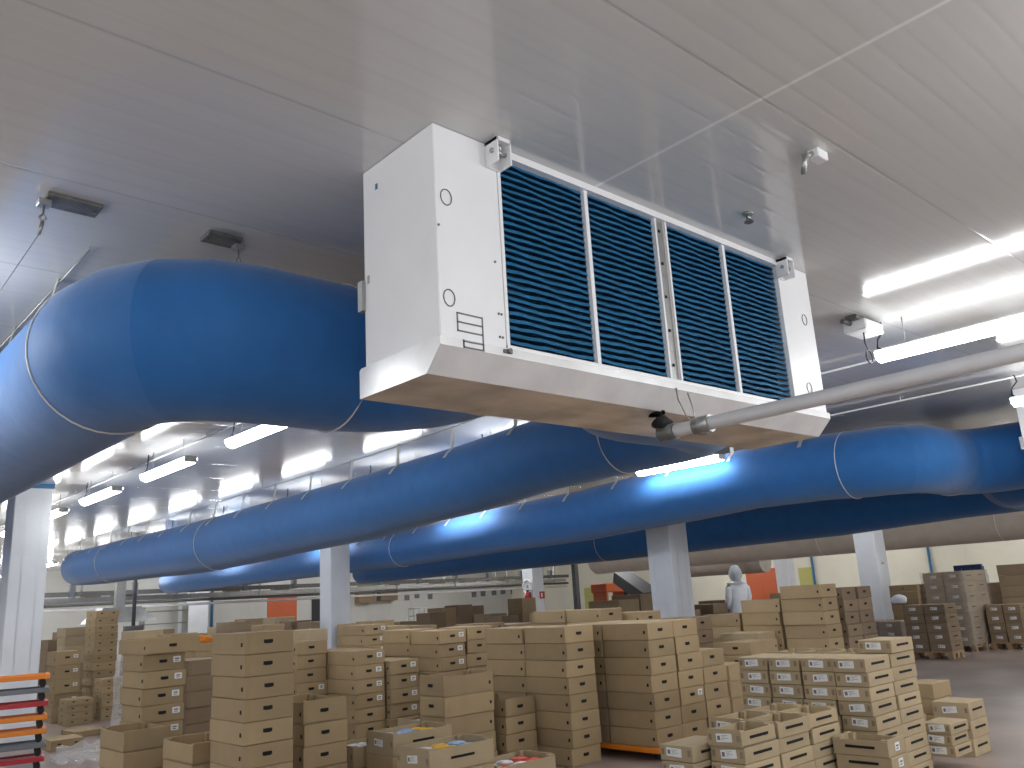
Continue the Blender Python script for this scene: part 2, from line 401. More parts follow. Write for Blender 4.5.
# drain pipe
t = thing('drain_pipe', 'white plastic drain pipe running forward from under the central cooler', 'pipe', (3.66, 2.78, CAMH + .825))
b = BM(); tube_bm(b, [(0, .0, 0), (0, -8, .0)], .036, 16); obj('pipe_run', b, 'pipe', t)
b = BM(); tube_bm(b, [(0, .03, 0), (0, -.075, 0)], .044, 16); obj('end_cap', b, 'darksteel', t)
b = BM(); tube_bm(b, [(0, -.20, 0), (0, -.30, 0)], .046, 16); tube_bm(b, [(0.0, -.25, .0), (.0, -.25, -.055)], .02, 10); obj('pipe_collar', b, 'steel', t)
b = BM(); tube_bm(b, [(.0, .04, .115), (0, .03, .07), (0, -.03, .03)], [.05, .05, .038], 14); obj('elbow', b, 'black', t)
b = BM(); tube_bm(b, [(.05, -.14, .20), (.06, -.16, .1), (.03, -.18, .02), (-.02, -.17, .05), (-.03, -.13, .16), (0, -.105, .23)], .004, 5); obj('wire_loop', b, 'steel', t)
for k in range(3):
    yy = -1.9 - k * 1.7
    b = BM(); tube_bm(b, [(0, yy, .04), (0, yy, 2.1 - .825)], .004, 5); ring_bm(b, (0, yy, 0), 'Y', .04, .004, 16)
    if yy < -2.5: obj('pipe_hanger', b, 'steel', t)
    else: b.free()

# ---------------------------------------------------------------- lamps
LZ = CAMH + 1.80
def lamp_meshes():
    b = BM(); box_bm(b, -.055, -.74, .035, .055, .74, .06, bev=.006); box_bm(b, -.075, -.75, -.02, .075, -.735, .055, bev=.005); box_bm(b, -.075, .735, -.02, .075, .75, .055, bev=.005)
    h = obj('lamp_housing', b, 'housing')
    b = BM(); pts = []
    n = 10
    A = [b.verts.new((.085 * math.cos(PI + PI * j / n), -.735, .035 + .08 * math.sin(PI + PI * j / n))) for j in range(n + 1)]
    B_ = [b.verts.new((.085 * math.cos(PI + PI * j / n), .735, .035 + .08 * math.sin(PI + PI * j / n))) for j in range(n + 1)]
    for j in range(n): b.faces.new((A[j], A[j + 1], B_[j + 1], B_[j]))
    b.faces.new(A); b.faces.new(B_[::-1]); b.faces.new((A[0], B_[0], B_[n], A[n]))
    d = obj('diffuser', b, 'lamp')
    b = BM(); tube_bm(b, [(0, 0, .06), (.0, 0, CEIL - LZ)], .004, 5)
    w = obj('suspension_rod', b, 'steel')
    b = BM(); tube_bm(b, [(0, .0, .05), (0, .06, .09), (.01, .05, .16), (-.01, -.02, .22), (0, 0, CEIL - LZ)], .008, 6)
    c = obj('power_cable', b, 'black')
    r = [o.data for o in (h, d, w, c)]
    for o in (h, d, w, c): bpy.data.objects.remove(o)
    return r
LM = lamp_meshes()
rows = [(3.82, 7.95, 2.62, 11, 'the left lamp row below the first blue duct', 0),
        (6.98, 2.25, 2.65, 13, 'the lamp row passing above the long strapped duct', 0),
        (9.98, 2.2, 5.2, 7, 'the lamp row between the strapped and lamp-lit ducts', -.07),
        (18.5, 2.5, 2.7, 12, 'the lamp row above the beige ducts', 0),
        (25.0, 2.5, 2.7, 12, 'the farthest lamp row near the cream wall', 0)]
for ri, (lx, ly, st, n, desc, dz) in enumerate(rows):
    for k in range(n):
        L_ = thing('hanging_lamp', f'lit fluorescent lamp, {ORD[k] if k else "nearest"} in {desc}', 'ceiling lamp', (lx, ly + st * k, LZ + dz), 0, 'lamps of ' + desc)
        inst('lamp_housing', LM[0], L_); inst('diffuser', LM[1], L_)
        inst('suspension_rod', LM[2], L_, (0, -.5, 0)); inst('suspension_rod', LM[2], L_, (0, .5, 0)); inst('power_cable', LM[3], L_, (0, .68, 0))
# plain light sources: hall lamps outside the picture, plus fill added at the far walls
def area(x, y, e, sy=1.5, sx=.15, z=LZ, col=(.96, .985, 1)):
    l = bpy.data.lights.new('hall_and_fill_light', 'POINT'); l.shadow_soft_size = .25; l.energy = e; l.color = col
    o = bpy.data.objects.new('hall_and_fill_light', l); C.objects.link(o); o.location = (x, y, z - .15); return o
EL = 55
for x in (3.8, 7.0, 10.4): 
    for y in (-.6, -3.2, -5.9): area(x, y, EL)
for y in (-5, -2.4, .2, 5.6, 8.2, 10.8, 13.5, 17): area(.35, y, EL * .55)
for x in (8, 14, 20, 26): area(x, 33.5, 80)  # added fill to brighten the back wall, no lamps hang here
for y in (4, 10, 16, 22): area(30, y, 90)  # added fill along the cream wall, not real lamps
for y in (-5, -1, 3, 7, 12): area(-3, y, EL)
for y in (-3, 0): area(18, y, EL); area(25, y, EL)
# conduits along the lamp rows
for lx, lab in ((3.91, 'thin white cable conduit under the ceiling above the left lamp row'), (8.0, 'thin white conduit on the ceiling above the right lamp'), (10.2, 'thin white conduit on the ceiling above the blue elbow')):
    b = BM(); y_a = 6 if lx < 4 else -2
    tube_bm(b, [(lx, y_a, CEIL - .05), (lx, 30, CEIL - .05)], .011, 6)
    k = y_a + 1
    while k < 30: tube_bm(b, [(lx, k, CEIL - .05), (lx, k, CEIL - .001)], .006, 5); k += 2.6
    tag(obj('cable_conduit', b, 'pipe'), lab, 'conduit')

# ---------------------------------------------------------------- ceiling fittings
def anchor(x, y, label, rz=0, w=.26, d=.14, m='darksteel', side=-1, wire=True):
    t = thing('anchor_plate', label, 'ceiling fitting', (x, y, CEIL), rz)
    b = BM(); box_bm(b, -w / 2, -d / 2, -.025, w / 2, d / 2, -.001, bev=.004)
    for sx in (-1, 1): tube_bm(b, [(sx * w * .4, 0, -.025), (sx * w * .4, 0, -.035)], .008, 6)
    obj('plate', b, m, t)
    b = BM(); box_bm(b, side * w / 2 - .03, -.03, -.055, side * w / 2 + .03, .03, -.025, bev=.003)
    tube_bm(b, [(side * w / 2, 0, -.05), (side * w / 2, .0, -.10), (side * w / 2 + .015, 0, -.12), (side * w / 2, 0, -.14), (side * w / 2 - .015, 0, -.12), (side * w / 2, 0, -.1)], .006, 6)
    tube_bm(b, [(side * w / 2, 0, -.14), (side * w / 2 - .01, .01, -.21)], .009, 6)
    obj('hook', b, 'steel', t)
    if wire:
        b = BM(); tube_bm(b, [(side * w / 2 - .01, .01, -.21), (side * w / 2 - .13, .7, -.52)], .0025, 4); obj('wire', b, 'steel', t)
    return t
anchor(1.05, 4.39, 'dark anchor plate with hook on the ceiling at the upper left')
anchor(1.83, 4.37, 'dark anchor plate beside the ceiling seam above the first duct', wire=False, side=1, w=.2)
t = thing('door_clamp', 'small white ceiling clamp with dangling shackle near the seam crossing', 'ceiling fitting', (3.80, 1.76, CEIL))
b = BM(); box_bm(b, -.05, -.03, -.05, .05, .03, -.001, bev=.005); obj('block', b, 'white', t)
b = BM()
tube_bm(b, [(-.06, 0, -.03), (-.09, .01, -.05), (-.08, .03, -.09)], .011, 7); tube_bm(b, [(-.10, .01, -.04), (-.10, .03, -.1), (-.08, .05, -.13)], .013, 7); box_bm(b, -.115, .0, -.06, -.07, .03, -.035, bev=.004)
obj('shackle', b, 'steel', t)
t = thing('sprinkler_head', 'small brass-grey sprinkler head in the ceiling above the cooler', 'sprinkler', (4.13, 2.38, CEIL))
b = BM(); tube_bm(b, [(0, 0, -.001), (0, 0, -.012)], .03, 14); tube_bm(b, [(0, 0, -.012), (0, 0, -.04)], .012, 10); obj('body', b, 'steel', t)
b = BM(); tube_bm(b, [(0, 0, -.055), (0, 0, -.059)], .028, 12); tube_bm(b, [(-.018, 0, -.03), (-.024, 0, -.045), (0, 0, -.057)], .004, 5); tube_bm(b, [(.018, 0, -.03), (.024, 0, -.045), (0, 0, -.057)], .004, 5); obj('deflector', b, 'darksteel', t)
t = thing('junction_box', 'white ceiling junction box with a looped black cable right of the cooler', 'junction box', (6.75, 2.98, CEIL))
b = BM(); box_bm(b, -.16, -.10, -.13, .16, .10, -.04, bev=.01); obj('housing', b, 'white', t)
b = BM(); box_bm(b, -.2, -.05, -.04, .2, .05, -.001, bev=.004); box_bm(b, .16, -.05, -.11, .19, .05, -.05, bev=.003); tube_bm(b, [(-.16, .03, -.06), (-.26, .05, -.05)], .02, 8); obj('mount_plate', b, 'darksteel', t)
b = BM(); pts = [(-.05, -.02, -.13), (-.06, -.02, -.22), (-.02, -.02, -.28)] + [(-.02 + .055 * math.cos(a * PI / 6 + PI / 2), -.02, -.335 + .055 * math.sin(a * PI / 6 + PI / 2)) for a in range(13)]
tube_bm(b, pts, .006, 6); obj('cable', b, 'black', t)

# ---------------------------------------------------------------- cartons
def carton_mesh(L, W, h, open_=False, mt='card'):
    """long side along X; origin at centre of the base"""
    b = BM(); g = .003
    x, y = L / 2 - g, W / 2 - g; z = h - .003
    if not open_:
        box_bm(b, -x, -y, 0, x, y, z, bev=.004)
        box_bm(b, -x + .05, -y - .0015, .02, x - .05, -y + .001, z - .045, bev=0)     # overlapping flap
        box_bm(b, -x - .0015, -y + .04, .015, -x + .001, y - .04, z - .02)
        mi = [mt, 'cardin']
    else:
        t = .008; box_bm(b, -x, -y, 0, x, y, .01)
        box_bm(b, -x, -y, 0, x, -y + t, z, bev=.002); box_bm(b, -x, y - t, 0, x, y, z, bev=.002)
        box_bm(b, -x, -y + t, 0, -x + t * 2, y - t, z + .012, bev=.002); box_bm(b, x - t * 2, -y + t, 0, x, y - t, z + .012, bev=.002)
        for sx in (-1, 1):
            for sy in (-1, 1):
                cx, cy = sx * (x - .035), sy * (y - .035)
                box_bm(b, cx - .02, cy - .02, 0, cx + .02, cy + .02, z + .006)
        mi = [mt]
    o = obj('carton', b, mi); me = o.data; bpy.data.objects.remove(o); return me
def mk(fn, m):
    b = BM(); fn(b); o = obj('tmp', b, m); me = o.data; bpy.data.objects.remove(o); return me
CACHE = {}
def get(key, fn):
    if key not in CACHE: CACHE[key] = fn()
    return CACHE[key]
def hole_end(W, h):      # hand hole on the short end (x = -L/2 side handled by caller, built around origin facing -X)
    def f(b): box_bm(b, -.003, -.036, -.013, .0006, .036, .013); box_bm(b, -.0035, -.022, -.016, .0006, .022, -.012)
    return mk(f, 'hole')
def notch():
    def f(b): box_bm(b, -.010, -.003, -.014, .010, .0006, .014)
    return mk(f, 'hole')
def slot():
    def f(b): box_bm(b, -.11, -.003, -.009, .11, .0006, .009)
    return mk(f, 'hole')
def label_me():
    def f(b):
        box_bm(b, -.003, -.062, -.027, .0006, .062, .027)
        box_bm(b, -.0036, .03, -.014, -.003, .052, .014, mi=1)
        for k, (a, c) in enumerate(((-.03, .02), (-.01, .02), (-.035, .015), (0, .02))):
            box_bm(b, -.0036, a, .014 - k * .009, -.003, c, .0165 - k * .009, mi=1)
    return mk(f, ['paper', 'ink'])
def label_small():
    def f(b):
        box_bm(b, -.003, -.035, -.027, .0006, .035, .027); box_bm(b, -.0036, -.02, .0, -.003, .02, .012, mi=1); box_bm(b, -.0036, -.015, -.016, -.003, .02, -.008, mi=1)
    return mk(f, ['paper', 'ink'])
def stamp():
    def f(b): box_bm(b, -.002, -.011, -.02, .0006, .011, .02)
    return mk(f, 'cardd')
NBOX = 0; DESCS = {}
def carton(cx, cy, z, L, W, h, longx, style, label, group, open_=False, jit=1, mt='card', name='cardboard_carton', cat='carton', rz=0):
    """style: hole / label / plain / wrapped / marks"""
    global NBOX; NBOX += 1
    me = get(('c', L, W, round(h, 3), open_, mt), lambda: carton_mesh(L, W, h, open_, mt))
    o = bpy.data.objects.new(name, me); C.objects.link(o)
    j = random.uniform
    o.location = (cx + j(-.009, .009) * jit, cy + j(-.009, .009) * jit, z)
    o.rotation_euler.z = (0 if longx else PI / 2) + rz + math.radians(j(-1.3, 1.3)) * jit
    tag(o, label, cat, group)
    # faces seen: in world -X and -Y. for longx the end is -X (local -X), side is -Y (local -Y)
    # rotated by +90: local -Y points to world +X, local +Y to world -X, local -X to world -Y
    sgn = -1 if longx else 1
    def end(me_, n, oy, oz):
        c = inst(n, me_, o, (-L / 2 + .001, oy, oz)); return c
    def side(me_, n, ox, oz):
        c = inst(n, me_, o, (ox, sgn * (W / 2 - .001), oz))
        if sgn > 0: c.rotation_euler.z = PI
        return c
    hz = h * .62
    if style in ('hole', 'holelab'):
        end(get('he', lambda: hole_end(W, h)), 'hand_hole', .01, h * .55)
        ex = L / 2 - .05
        side(get('no', notch), 'side_notch', ex if longx else -ex, h * .45)
        if style == 'holelab': end(get('ls', label_small), 'paper_label', -W / 2 + .08, h * .6)
    elif style == 'label':
        end(get('lb', label_me), 'paper_label', random.uniform(-.02, .02), h * .55).rotation_euler.x = math.radians(random.uniform(-5, 5))
        end(get('st', stamp), 'printed_stamp', -W / 2 + .03, h * .55); end(get('st', stamp), 'printed_stamp', W / 2 - .03, h * .55)
        side(get('sl', slot), 'grip_slot', 0, h * .55)
    elif style == 'slotside':
        side(get('sl', slot), 'grip_slot', 0, h * .55); end(get('ls', label_small), 'paper_label', 0, h * .55)
    elif style == 'marks':
        for q in (-.1, .1): end(get('no2', lambda: mk(lambda b: box_bm(b, -.003, -.02, -.008, .0006, .02, .008), 'hole')), 'hand_hole', q, h * .6)
        side(get('no', notch), 'side_notch', .0, h * .45)
    return o
PILES = []; FILMS = []
SEEN = {'of the label-faced row, pile at the right corner': (0, 1, 2, 3, 4, 5), 'of the label-faced row, second pile from right': (0, 1, 2, 3, 4, 5), 'of the label-faced row, third pile from right': (0, 1, 2, 3), 'of the label-faced row, leftmost pile': (0, 1, 2, 3), 'of the slotted pile behind the label-faced corner': (0, 1, 2, 3, 4, 5, 6, 7, 8, 9), 'of the second open pile behind the label-faced row': (0,), 'of the third open pile behind the label-faced row': (0,), 'of the fourth open pile behind the label-faced row': (0,), 'of the low labelled pile in front centre-right': (0, 1, 2), 'of the low slotted pile behind the front labelled one': (0, 1, 2, 3), 'of the open pile left of the low labelled one': (0,), 'of the open rear pile in front centre-right': (0, 1, 2, 3), 'of the open far-left pile in front centre-right': (0,), 'of the lowest labelled pile, front centre-right': (0, 1), 'of the pile with long slots at the lower right': (0, 1), 'of the narrow pile beside the long-slotted crates': (3,), 'of the pale pile on the small orange dolly': (0, 1, 2), 'of the pile nearest the open floor': (0, 1, 2), 'of the plain pile behind the label-faced corner': (0, 1, 2), 'of the broad middle pallet, front left pile': (0, 1, 2, 3, 4, 5, 6), 'of the broad middle pallet, middle pile': (0, 1, 2, 3, 4, 5, 6), 'of the broad middle pallet, lower right pile': (0, 1, 2, 3, 4), 'of the broad middle pallet, rear left pile': (0, 1, 2, 3), 'of the broad middle pallet, rear right pile': (0,), 'of the tall pile left of the broad middle pallet': (0, 1, 2, 3, 4, 5, 6, 7), 'of the pile behind the tall middle-left pile': (0, 1, 2, 3), 'of the high pile behind the gap between middle piles': (0, 1), 'of the high rear pile left of that gap': (0, 1), 'of the high rear pile above the broad pallet': (0,), 'of the filmed pile right of the broad pallet': (0, 1, 2), 'of the plain pile left behind the labelled row': (0, 1), 'of the short plain pile beside the broad pallet': (0, 1, 2), 'of the tall holed group behind the labelled row, corner pile': (0, 1, 2, 3, 4), 'of the tall holed group behind the labelled row, second pile': (0, 1, 2, 3), 'of the tall holed group behind the labelled row, third pile': (0, 1, 2), 'of the twin-hole pile right of the tall group': (0, 1, 2, 3, 4), 'of the narrow dark pile beside the white column': (0, 1, 2, 3, 4), 'of the long low pile before the tall holed group': (0,), 'of the holed pile at centre, longer side facing': (0, 1, 2, 3, 4), 'of the low pile right of the centre pile': (0, 1, 2, 3), 'of the labelled pile rising behind the centre pile': (0, 1, 2, 3, 4, 5), 'of the right-hand pile behind the centre pile': (0, 1, 2, 3), 'of the rear pile behind the centre pile': (0, 1, 2), 'of the dark pile left of the red extinguisher': (0,), 'of the darker pile under the red extinguisher': (0,), 'of the labelled pile in the left-middle group': (0, 1, 2, 3, 4), 'of the holed pile behind the lidded front pile': (0, 1, 2, 3, 4, 5, 6), 'of the rear pile behind the lidded front pile': (0, 1, 2, 3), 'of the high pile behind the left-middle group': (0, 1, 2), 'of the high pile right behind the left-middle group': (0,), 'of the high pile far right behind the group': (0,), 'of the shadowed pile behind the big left pile': (0, 1, 2, 3, 4), 'of the lidded pile right of the big left pile': (0, 1, 2, 3), 'of the big left pile': (0, 1, 2, 3, 4, 5, 6), 'of the dim pile between the two big left piles': (0, 1, 2, 3, 4), 'of the low open pile between the big left piles': (0, 1), 'of the labelled tall pile near the trolleys': (0, 1, 2, 3, 4), 'of the low pile before the labelled tall pile': (0, 1), 'of the tallest many-layered pile at the left': (0, 1, 2, 3, 4, 5, 6, 7, 8, 9, 10, 11), 'of the marked pile before the tallest left one': (0, 1, 2, 3, 4, 5), 'of the short marked pile by the white column': (0, 1, 2, 3), 'of the big-box pile beside the white column': (0, 1, 2, 3, 4), 'of the squat pile at the floor by the film': (0,), 'of the squat pile next to the trolleys': (0,), 'of the irregular pile behind the big-box pile': (0, 1, 2, 3), 'of the dim pile right behind the white column': (0,), 'of the pale pile right of the tallest one': (0, 2), 'in the background behind the wide tray': (0,), 'in the background with the orange parcel beside it': (0, 1), 'in the background below the grey back wall': (0, 1), 'in the background before the left orange door': (0,), 'in the background left before the orange door': (0,), 'in the background right before the orange door': (0, 1), 'in the background touching the second white column': (0,), 'in the background right of the second white column': (0,), 'in the background with a peaked lid at the back': (0, 1), 'in the background above the peaked one': (0, 1), 'in the background dark against the back wall': (0, 1), 'in the background darkest against the back wall': (0, 1), 'in the background low before the back wall': (0,), 'in the background low and left of the extinguisher': (0,), 'in the background tall and just left of the extinguisher': (0, 1), 'in the background among the dim boxes left of the parcel': (0,), 'in the background just right of the parcel': (0,), 'in the background above the big left pile': (0, 1), 'in the background higher and paler above the big left pile': (0,), 'in the background against the second white column base': (0,), 'in the background hugging the second column on its right': (0, 1, 2), 'in the background in the dim gap before the wire cage': (0,), 'in the background low before the wire cage': (0,), 'in the background beneath the slim white column': (0,), 'in the background dark beside the nearest white column': (0, 1, 2), 'of the tall wrapped load, corner pile': (0, 1, 2, 3, 4, 5, 6), 'of the tall wrapped load, second leftward pile': (0, 1, 2), 'of the tall wrapped load, second deeper pile': (0, 1, 2, 3, 4, 5, 6), 'of the load before the wrapped one, corner pile': (0, 1, 2, 3, 4), 'of the load before the wrapped one, second leftward pile': (0, 1, 2, 3, 4), 'of the low load at the right edge, corner pile': (0, 1, 2, 3), 'of the low load at the right edge, second leftward pile': (0, 1, 2, 3), 'of the dark pile on the far right edge': (0, 1, 2, 3), 'of the dark pile behind the low right load': (0, 1), 'of the slim tan pile behind the labelled load': (0, 1, 2, 3, 4, 5), 'of the low filmed load by the column, corner pile': (0, 1), 'of the low filmed load by the column, second leftward pile': (0, 1), 'at the far wall behind the middle column': (0, 1), 'at the far wall, tied stack left of the worker': (0,), 'low by the far wall near the middle column': (0,), 'of the brown pile beside the yellow panel': (0,), 'in the background beneath the dark conveyor': (0,), 'tall and dull beneath the dark conveyor': (0,)}

def pile(px, py, d, desc, i=0, j=0, h=.16, L=.6, W=.4, longx=False, style='hole', base=0, up=0, open_=False, mt='card', styles=None, shift=(0, 0), wob=1, keep=None, name='cardboard_carton', cat='carton', adj='brown', n=None):
    """one column of cartons; px,py = photo pixel of the top of its nearest vertical edge, d = depth. i,j = offset in cartons along X / Y. up = extra cartons on top"""
    assert desc not in DESCS, desc
    DESCS[desc] = 1
    if style == 'label' and name == 'cardboard_carton': name, cat, adj = 'produce_crate', 'crate', 'pale'
    PILES.append(dict(key=(px, py, d), px=px, py=py, d=d, desc=desc, i=i, j=j, h=h, L=L, W=W, longx=longx, style=style, base=base, up=up, open_=open_, mt=mt, styles=styles, shift=shift, wob=wob, keep=keep, name=name, cat=cat, adj=adj))
RECTS = [(cx - .3, cy - .3, cx + .3, cy + .3) for cx, cy in ((3.18, 14.45), (9.6, 16.44), (20, 21.3), (11.85, 9.2), (28, 16.6), (19.7, 9.4))]
def hit(a, b): return a[0] < b[2] - .004 and b[0] < a[2] - .004 and a[1] < b[3] - .004 and b[1] < a[3] - .004
def rect_of(p, P):
    dx, dy = (p['L'], p['W']) if p['longx'] else (p['W'], p['L'])
    x = P.x + p['i'] * (dx + .012) + p['shift'][0]; y = P.y + p['j'] * (dy + .012) + p['shift'][1]
    return (x - .006, y - .006, x + dx + .006, y + dy + .006)
STOCK = bmesh.new()
def build_piles():
    keys = []
    for p in PILES:
        if p['key'] not in keys: keys.append(p['key'])
    for key in keys:
        grp = [p for p in PILES if p['key'] == key]; best = None
        for st in [0] + [q * .06 * sg for q in range(1, 70) for sg in (1, -1) if sg > 0 or q < 14]:
            P = at(key[0], key[1], key[2] + st); rs = [rect_of(p, P) for p in grp]
            if not any(hit(r, q) for r in rs for q in RECTS): best = st; break
        if best is None: print('NOFIT', key, grp[0]['desc']); continue
        if abs(best) > .5: print('moved', round(best, 2), grp[0]['desc'])
        RECTS.extend(rs)
        for p, r in zip(grp, rs):
            H = P.z - p['base']; n = max(1, round(H / p['h'])); he = round(H / n, 3); nn = max(1, n + p['up']); cx, cy = (r[0] + r[2]) / 2, (r[1] + r[3]) / 2
            for k in range(nn):
                lev = nn - 1 - k
                if (p['keep'] is not None and lev >= p['keep']) or (SEEN is not None and lev not in SEEN.get(p['desc'], ())):
                    dx, dy = (r[2] - r[0]) / 2 - .012, (r[3] - r[1]) / 2 - .012
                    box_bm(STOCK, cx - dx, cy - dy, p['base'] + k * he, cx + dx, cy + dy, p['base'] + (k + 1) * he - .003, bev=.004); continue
                st = p['styles'][lev] if p['styles'] and lev < len(p['styles']) else p['style']
                op = p['open_'] and lev == 0
                lab = f"{p['adj']} {'open ' if op else ''}{p['cat']}, {ORD[lev]}{' from top' if lev else ''} {p['desc']}"
                carton(cx, cy, p['base'] + k * he, p['L'], p['W'], he, p['longx'], st, lab, p['cat'] + 's ' + p['desc'], op, mt=p['mt'], name=p['name'], cat=p['cat'], jit=p['wob'])
        for f in FILMS:
            if f['key'] == key: f['P'] = P
# --- right front: printed crates
pile(866, 659, 6.5, 'of the label-faced row, pile at the right corner', 0, 0, h=.1, L=.42, W=.28, style='label', longx=True, mt='cardp')
pile(866, 659, 6.5, 'of the label-faced row, second pile from right', 0, 1, h=.1, L=.42, W=.28, style='label', longx=True, mt='cardp')
pile(866, 659, 6.5, 'of the label-faced row, third pile from right', 0, 2, h=.1, L=.42, W=.28, style='label', longx=True, mt='cardp')
pile(866, 659, 6.5, 'of the label-faced row, leftmost pile', 0, 3, h=.1, L=.42, W=.28, style='label', longx=True, mt='cardp')
pile(866, 659, 6.5, 'of the slotted pile behind the label-faced corner', 1, 0, h=.1, L=.42, W=.28, style='label', longx=True, mt='cardp', up=1)
for k, nm in enumerate(('second', 'third', 'fourth')):
    pile(866, 659, 6.5, f'of the {nm} open pile behind the label-faced row', 1, k + 1, h=.1, L=.42, W=.28, style='label', longx=True, mt='cardp', open_=True)
pile(742, 732, 5.6, 'of the low labelled pile in front centre-right', 0, 0, h=.1, L=.42, W=.28, style='label', longx=True, mt='cardp', open_=True)
pile(742, 732, 5.6, 'of the low slotted pile behind the front labelled one', 1, 0, h=.1, L=.42, W=.28, style='label', longx=True, mt='cardp', up=0, open_=True)
pile(742, 732, 5.6, 'of the open pile left of the low labelled one', 1, 1, h=.1, L=.42, W=.28, style='label', longx=True, mt='cardp', open_=True)
pile(742, 732, 5.6, 'of the open rear pile in front centre-right', 2, 0, h=.1, L=.42, W=.28, style='label', longx=True, mt='cardp', open_=True)
pile(742, 732, 5.6, 'of the open far-left pile in front centre-right', 2, 1, h=.1, L=.42, W=.28, style='label', longx=True, mt='cardp', open_=True)
pile(692, 747, 5.5, 'of the lowest labelled pile, front centre-right', 0, 0, h=.1, L=.42, W=.28, style='label', longx=True, mt='cardp')
pile(888, 742, 6.2, 'of the pile with long slots at the lower right', 0, 0, h=.115, L=.42, W=.28, style='slotside', mt='cardp', open_=True, name='produce_crate', cat='crate', adj='pale')
pile(914, 717, 6.45, 'of the narrow pile beside the long-slotted crates', 0, 0, h=.115, L=.4, W=.25, style='label', mt='cardp')
pile(950, 724, 6.75, 'of the pale pile on the small orange dolly', 0, 0, h=.1, style='label', mt='cardp', base=.12, longx=True, L=.34, W=.24)
pile(968, 703, 7.4, 'of the pile nearest the open floor', 0, 0, h=.13, style='label', mt='cardp', longx=True, L=.36, W=.32)
pile(932, 684, 7.9, 'of the plain pile behind the label-faced corner', 0, 0, h=.15, style='plain', longx=True, L=.4, W=.32)
# --- centre pallet
C1 = 'of the broad middle pallet'
pile(647, 623, 8.2, C1 + ', front left pile', 0, 0, base=.12)
pile(647, 623, 8.2, C1 + ', middle pile', 1, 0, base=.12, styles=['hole'] * 4 + ['holelab'])
pile(647, 623, 8.2, C1 + ', lower right pile', 2, 0, base=.12, up=-2)
pile(647, 623, 8.2, C1 + ', rear left pile', 0, 1, base=.12, keep=4)
pile(647, 623, 8.2, C1 + ', rear right pile', 1, 1, base=.12, keep=4)
pile(564.5, 627, 8.2, 'of the tall pile left of the broad middle pallet', 0, 0, base=0)
pile(564.5, 627, 8.2, 'of the pile behind the tall middle-left pile', 0, 1, base=0, keep=4)
pile(600, 609, 10.3, 'of the high pile behind the gap between middle piles', 0, 0, keep=6)
pile(600, 609, 10.3, 'of the high rear pile left of that gap', 0, 1, keep=6, styles=['holelab', 'holelab'])
pile(640, 612, 10.4, 'of the high rear pile above the broad pallet', 0, 0, keep=5, up=-0)
pile(693, 617, 11.0, 'of the filmed pile right of the broad pallet', 0, 0, mt='cardd', keep=9)
pile(750, 642, 9.9, 'of the plain pile left behind the labelled row', 0, 0, style='hole', longx=True, keep=5)
pile(728, 665, 9.4, 'of the short plain pile beside the broad pallet', 0, 0, style='plain', keep=6)
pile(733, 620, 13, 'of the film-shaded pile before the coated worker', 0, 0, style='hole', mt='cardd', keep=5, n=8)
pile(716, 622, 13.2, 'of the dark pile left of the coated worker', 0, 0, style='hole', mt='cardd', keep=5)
# --- right rear tall group
R1 = 'of the tall holed group behind the labelled row'
pile(820, 584, 10.9, R1 + ', corner pile', 0, 0, h=.16, keep=8)
pile(820, 597, 10.9, R1 + ', second pile', 0, 1, h=.16, keep=7)
pile(820, 611, 10.9, R1 + ', third pile', 0, 2, h=.16, keep=6)
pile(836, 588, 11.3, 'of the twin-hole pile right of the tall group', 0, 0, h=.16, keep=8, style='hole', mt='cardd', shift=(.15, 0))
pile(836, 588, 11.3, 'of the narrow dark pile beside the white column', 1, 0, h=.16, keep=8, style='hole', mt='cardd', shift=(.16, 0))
pile(800, 630, 11.2, 'of the long low pile before the tall holed group', 0, 1, h=.16, keep=4, style='plain', mt='cardp', shift=(-.5, -.3))
# --- front centre
pile(444, 677, 7.8, 'of the holed pile at centre, longer side facing', 0, 0, longx=True, h=.165, open_=True)
pile(505, 701, 7.8, 'of the low pile right of the centre pile', 0, 0, h=.165, styles=['hole'] * 5, open_=True)
pile(500, 676, 9.0, 'of the pile peeping over the low centre one', 0, 0, h=.165, style='holelab')
pile(439, 631, 10.0, 'of the labelled pile rising behind the centre pile', 0, 0, style='holelab', h=.15, keep=7)
pile(439, 629, 10.0, 'of the right-hand pile behind the centre pile', 1, 0, style='hole', h=.15, keep=7)
pile(439, 629, 10.0, 'of the rear pile behind the centre pile', 0, 1, style='hole', h=.15, keep=5)
pile(482, 624, 11.2, 'of the dark pile left of the red extinguisher', 0, 0, style='marks', mt='cardd', h=.13, keep=8)
pile(510, 624, 11.4, 'of the darker pile under the red extinguisher', 0, 0, style='plain', mt='cardd', h=.3, L=.6, W=.5, keep=4)
pile(390, 661, 9.7, 'of the labelled pile in the left-middle group', 0, 0, style='holelab', h=.15)
pile(354.6, 651, 9.7, 'of the holed pile behind the lidded front pile', 0, 0, styles=['holelab'] * 4, h=.155)
pile(354.6, 651, 9.7, 'of the rear pile behind the lidded front pile', 0, 1, h=.155, keep=5)
pile(364, 625, 12.2, 'of the high pile behind the left-middle group', 0, 0, styles=['holelab'] * 3, h=.15, keep=6)
pile(364, 628, 12.2, 'of the high pile right behind the left-middle group', 1, 0, style='hole', h=.15, keep=6)
pile(364, 630, 12.2, 'of the high pile far right behind the group', 2, 0, style='hole', h=.15, keep=6, mt='cardd')
pile(296, 642, 10, 'of the shadowed pile behind the big left pile', 0, 0, styles=['hole'] * 3 + ['holelab'])
pile(304, 703, 6.8, 'of the lidded pile right of the big left pile', 0, 0, open_=True)
pile(245.6, 633, 6.3, 'of the big left pile', 0, 0, h=.163)
